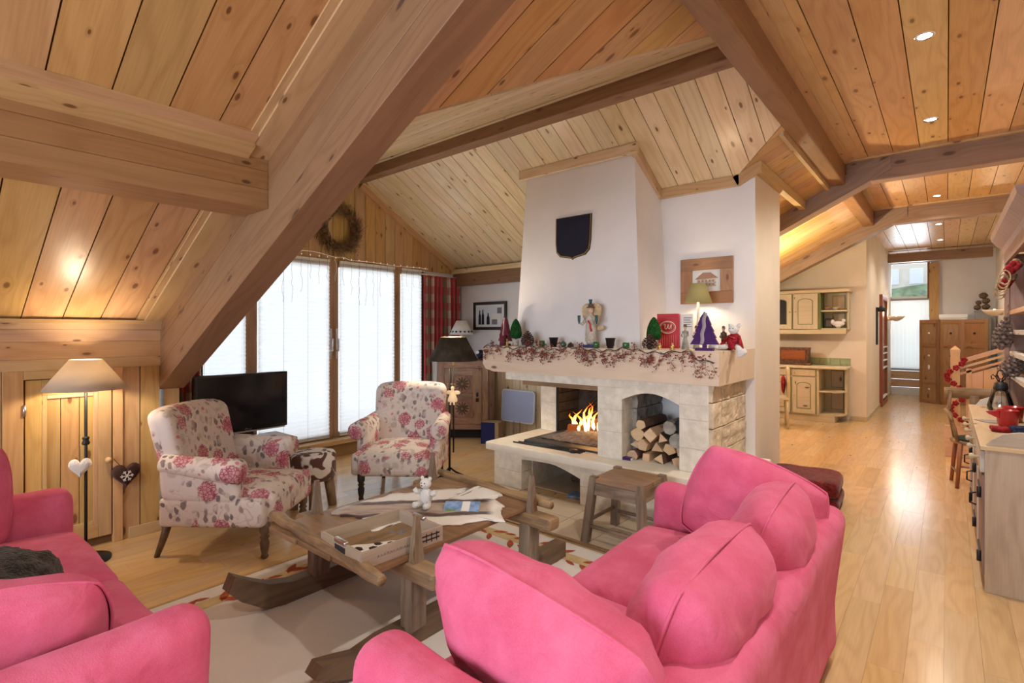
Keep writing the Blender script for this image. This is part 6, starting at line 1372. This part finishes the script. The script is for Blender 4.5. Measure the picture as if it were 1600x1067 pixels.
# things on and hanging from the dresser
ZD = .816
ln = empty('glass_lantern', (.315, 5.45, ZD), 0, label='ribbed glass lantern with curled iron top on dresser', cat='lantern')
MB().lathe([(.05, .012), (.072, .03), (.074, .06), (.062, .11), (.047, .16), (.040, .185)], 24, cap=False).build('globe', 'lantern_glass', ln, solid=.002); MB().lathe([(.052, 0), (.052, .012), (.03, .014)], 18).build('base_ring', 'black_iron', ln); MB().lathe([(.042, .18), (.045, .20), (.038, .235), (.02, .245)], 16).build('collar', 'black_iron', ln)
for k in range(8):
    a = k*PI/4; MB().tube([(r*1.12*math.cos(a), r*1.12*math.sin(a), z) for r, z in ((.050, .01), (.068, .035), (.068, .065), (.058, .11), (.046, .16), (.043, .19))], .0017, 5).build('wire', 'black_iron', ln)
for k in range(4):
    a = k*PI/2+.4; MB().tube([(r*math.cos(a), r*math.sin(a), z) for r, z in ((.01, .24), (.03, .28), (.05, .30), (.06, .285), (.055, .265), (.042, .27))], .004, 5).build('curl', 'black_iron', ln)
MB().tube([(.02*math.cos(t_), 0, .30+.035*math.sin(t_)) for t_ in [i*PI/8 for i in range(16)]], .004, 5, True).build('ring', 'black_iron', ln)
for k, (x, y, lb) in enumerate(((.31, 4.78, 'red metal jug with spout on the dresser'), (.35, 5.02, 'red metal cup behind red jug on dresser'))):
    e = empty('red_jug', (x, y, ZD), .3, label=lb, cat='jug'); MB().lathe([(.045, 0), (.052, .01), (.058, .10), (.062, .105), (.056, .105), (.046, .02), (0, .015)], 22).build('body', 'red_gloss', e)
    if k == 0: MB().add([(-.052, -.02, .05), (-.052, .02, .05), (-.054, -.025, .10), (-.054, .025, .10), (-.115, 0, .092), (-.10, 0, .075)], [(0, 2, 4, 5), (1, 5, 4, 3), (2, 3, 4), (0, 5, 1), (0, 1, 3, 2)]).build('spout', 'red_gloss', e)
e = empty('folded_napkin', (.30, 4.49, ZD), .1, label='folded red and navy patterned napkin on dresser', cat='napkin')
MB().rbox((-.09, -.05, 0), (.0, .05, .03), .012, seg=3, mid=4, disp=wob(.008, 20, 3)).build('red_fold', 'red_petal', e); MB().rbox((.002, -.055, 0), (.16, .055, .04), .014, seg=3, mid=5, disp=wob(.008, 18, 6)).build('navy_fold', 'navy_cloth', e)
MB().rbox((-.06, -.07, 0), (.06, .07, .003), .001, seg=1, smooth=False).build('grey_leaflet', 'grey_box', label='grey leaflet lying left of the red jug', cat='leaflet', loc=(.235, 4.93, ZD), rot=(0, 0, .5))
for k, (loc, h, r, rot, lb) in enumerate((((.325, 5.62, 1.30), .27, .062, (.0, .12, 0), 'upper giant pine cone hanging from the plate rack'), ((.335, 5.50, 1.10), .22, .065, (.2, .55, .4), 'lower giant pine cone hanging above the lantern'))):
    e = pinecone(loc, h, r, lb, 'pinecone_pale', rot, 'giant hanging pine cones')
    MB().tube([(0, 0, h*.95), (.005, 0, h*1.15), (.0, .01, h*1.32)], .005, 5).build('raffia', 'sisal', e)
e = empty('dried_rose_swag', (.335, 5.55, 1.80), 0, label='dried rose and raffia swag across top of plate rack', cat='garland')
random.seed(61)
for k in range(9):
    c = Vector((.005*k+random.uniform(-.02, .02), -.075*k+.05, .015*k+random.uniform(-.03, .03)))
    m = MB()
    for q in range(6): b = q*1.05; m.ell((c.x+.018*math.cos(b), c.y+.008*math.sin(b*2), c.z+.018*math.sin(b)), (.02, .02, .02), 8, 6)
    m.build('rose' if k % 2 == 0 else 'seed_head', 'red_petal' if k % 2 == 0 else 'dried_leaf', e)
for k in range(5): y = .0-.12*k; MB().tube([(-.02+.03*math.cos(t_), y, .02*k-.05+.05*math.sin(t_)) for t_ in [i*PI/8 for i in range(16)]], .005, 5, True).build('raffia_loop', 'sisal', e)
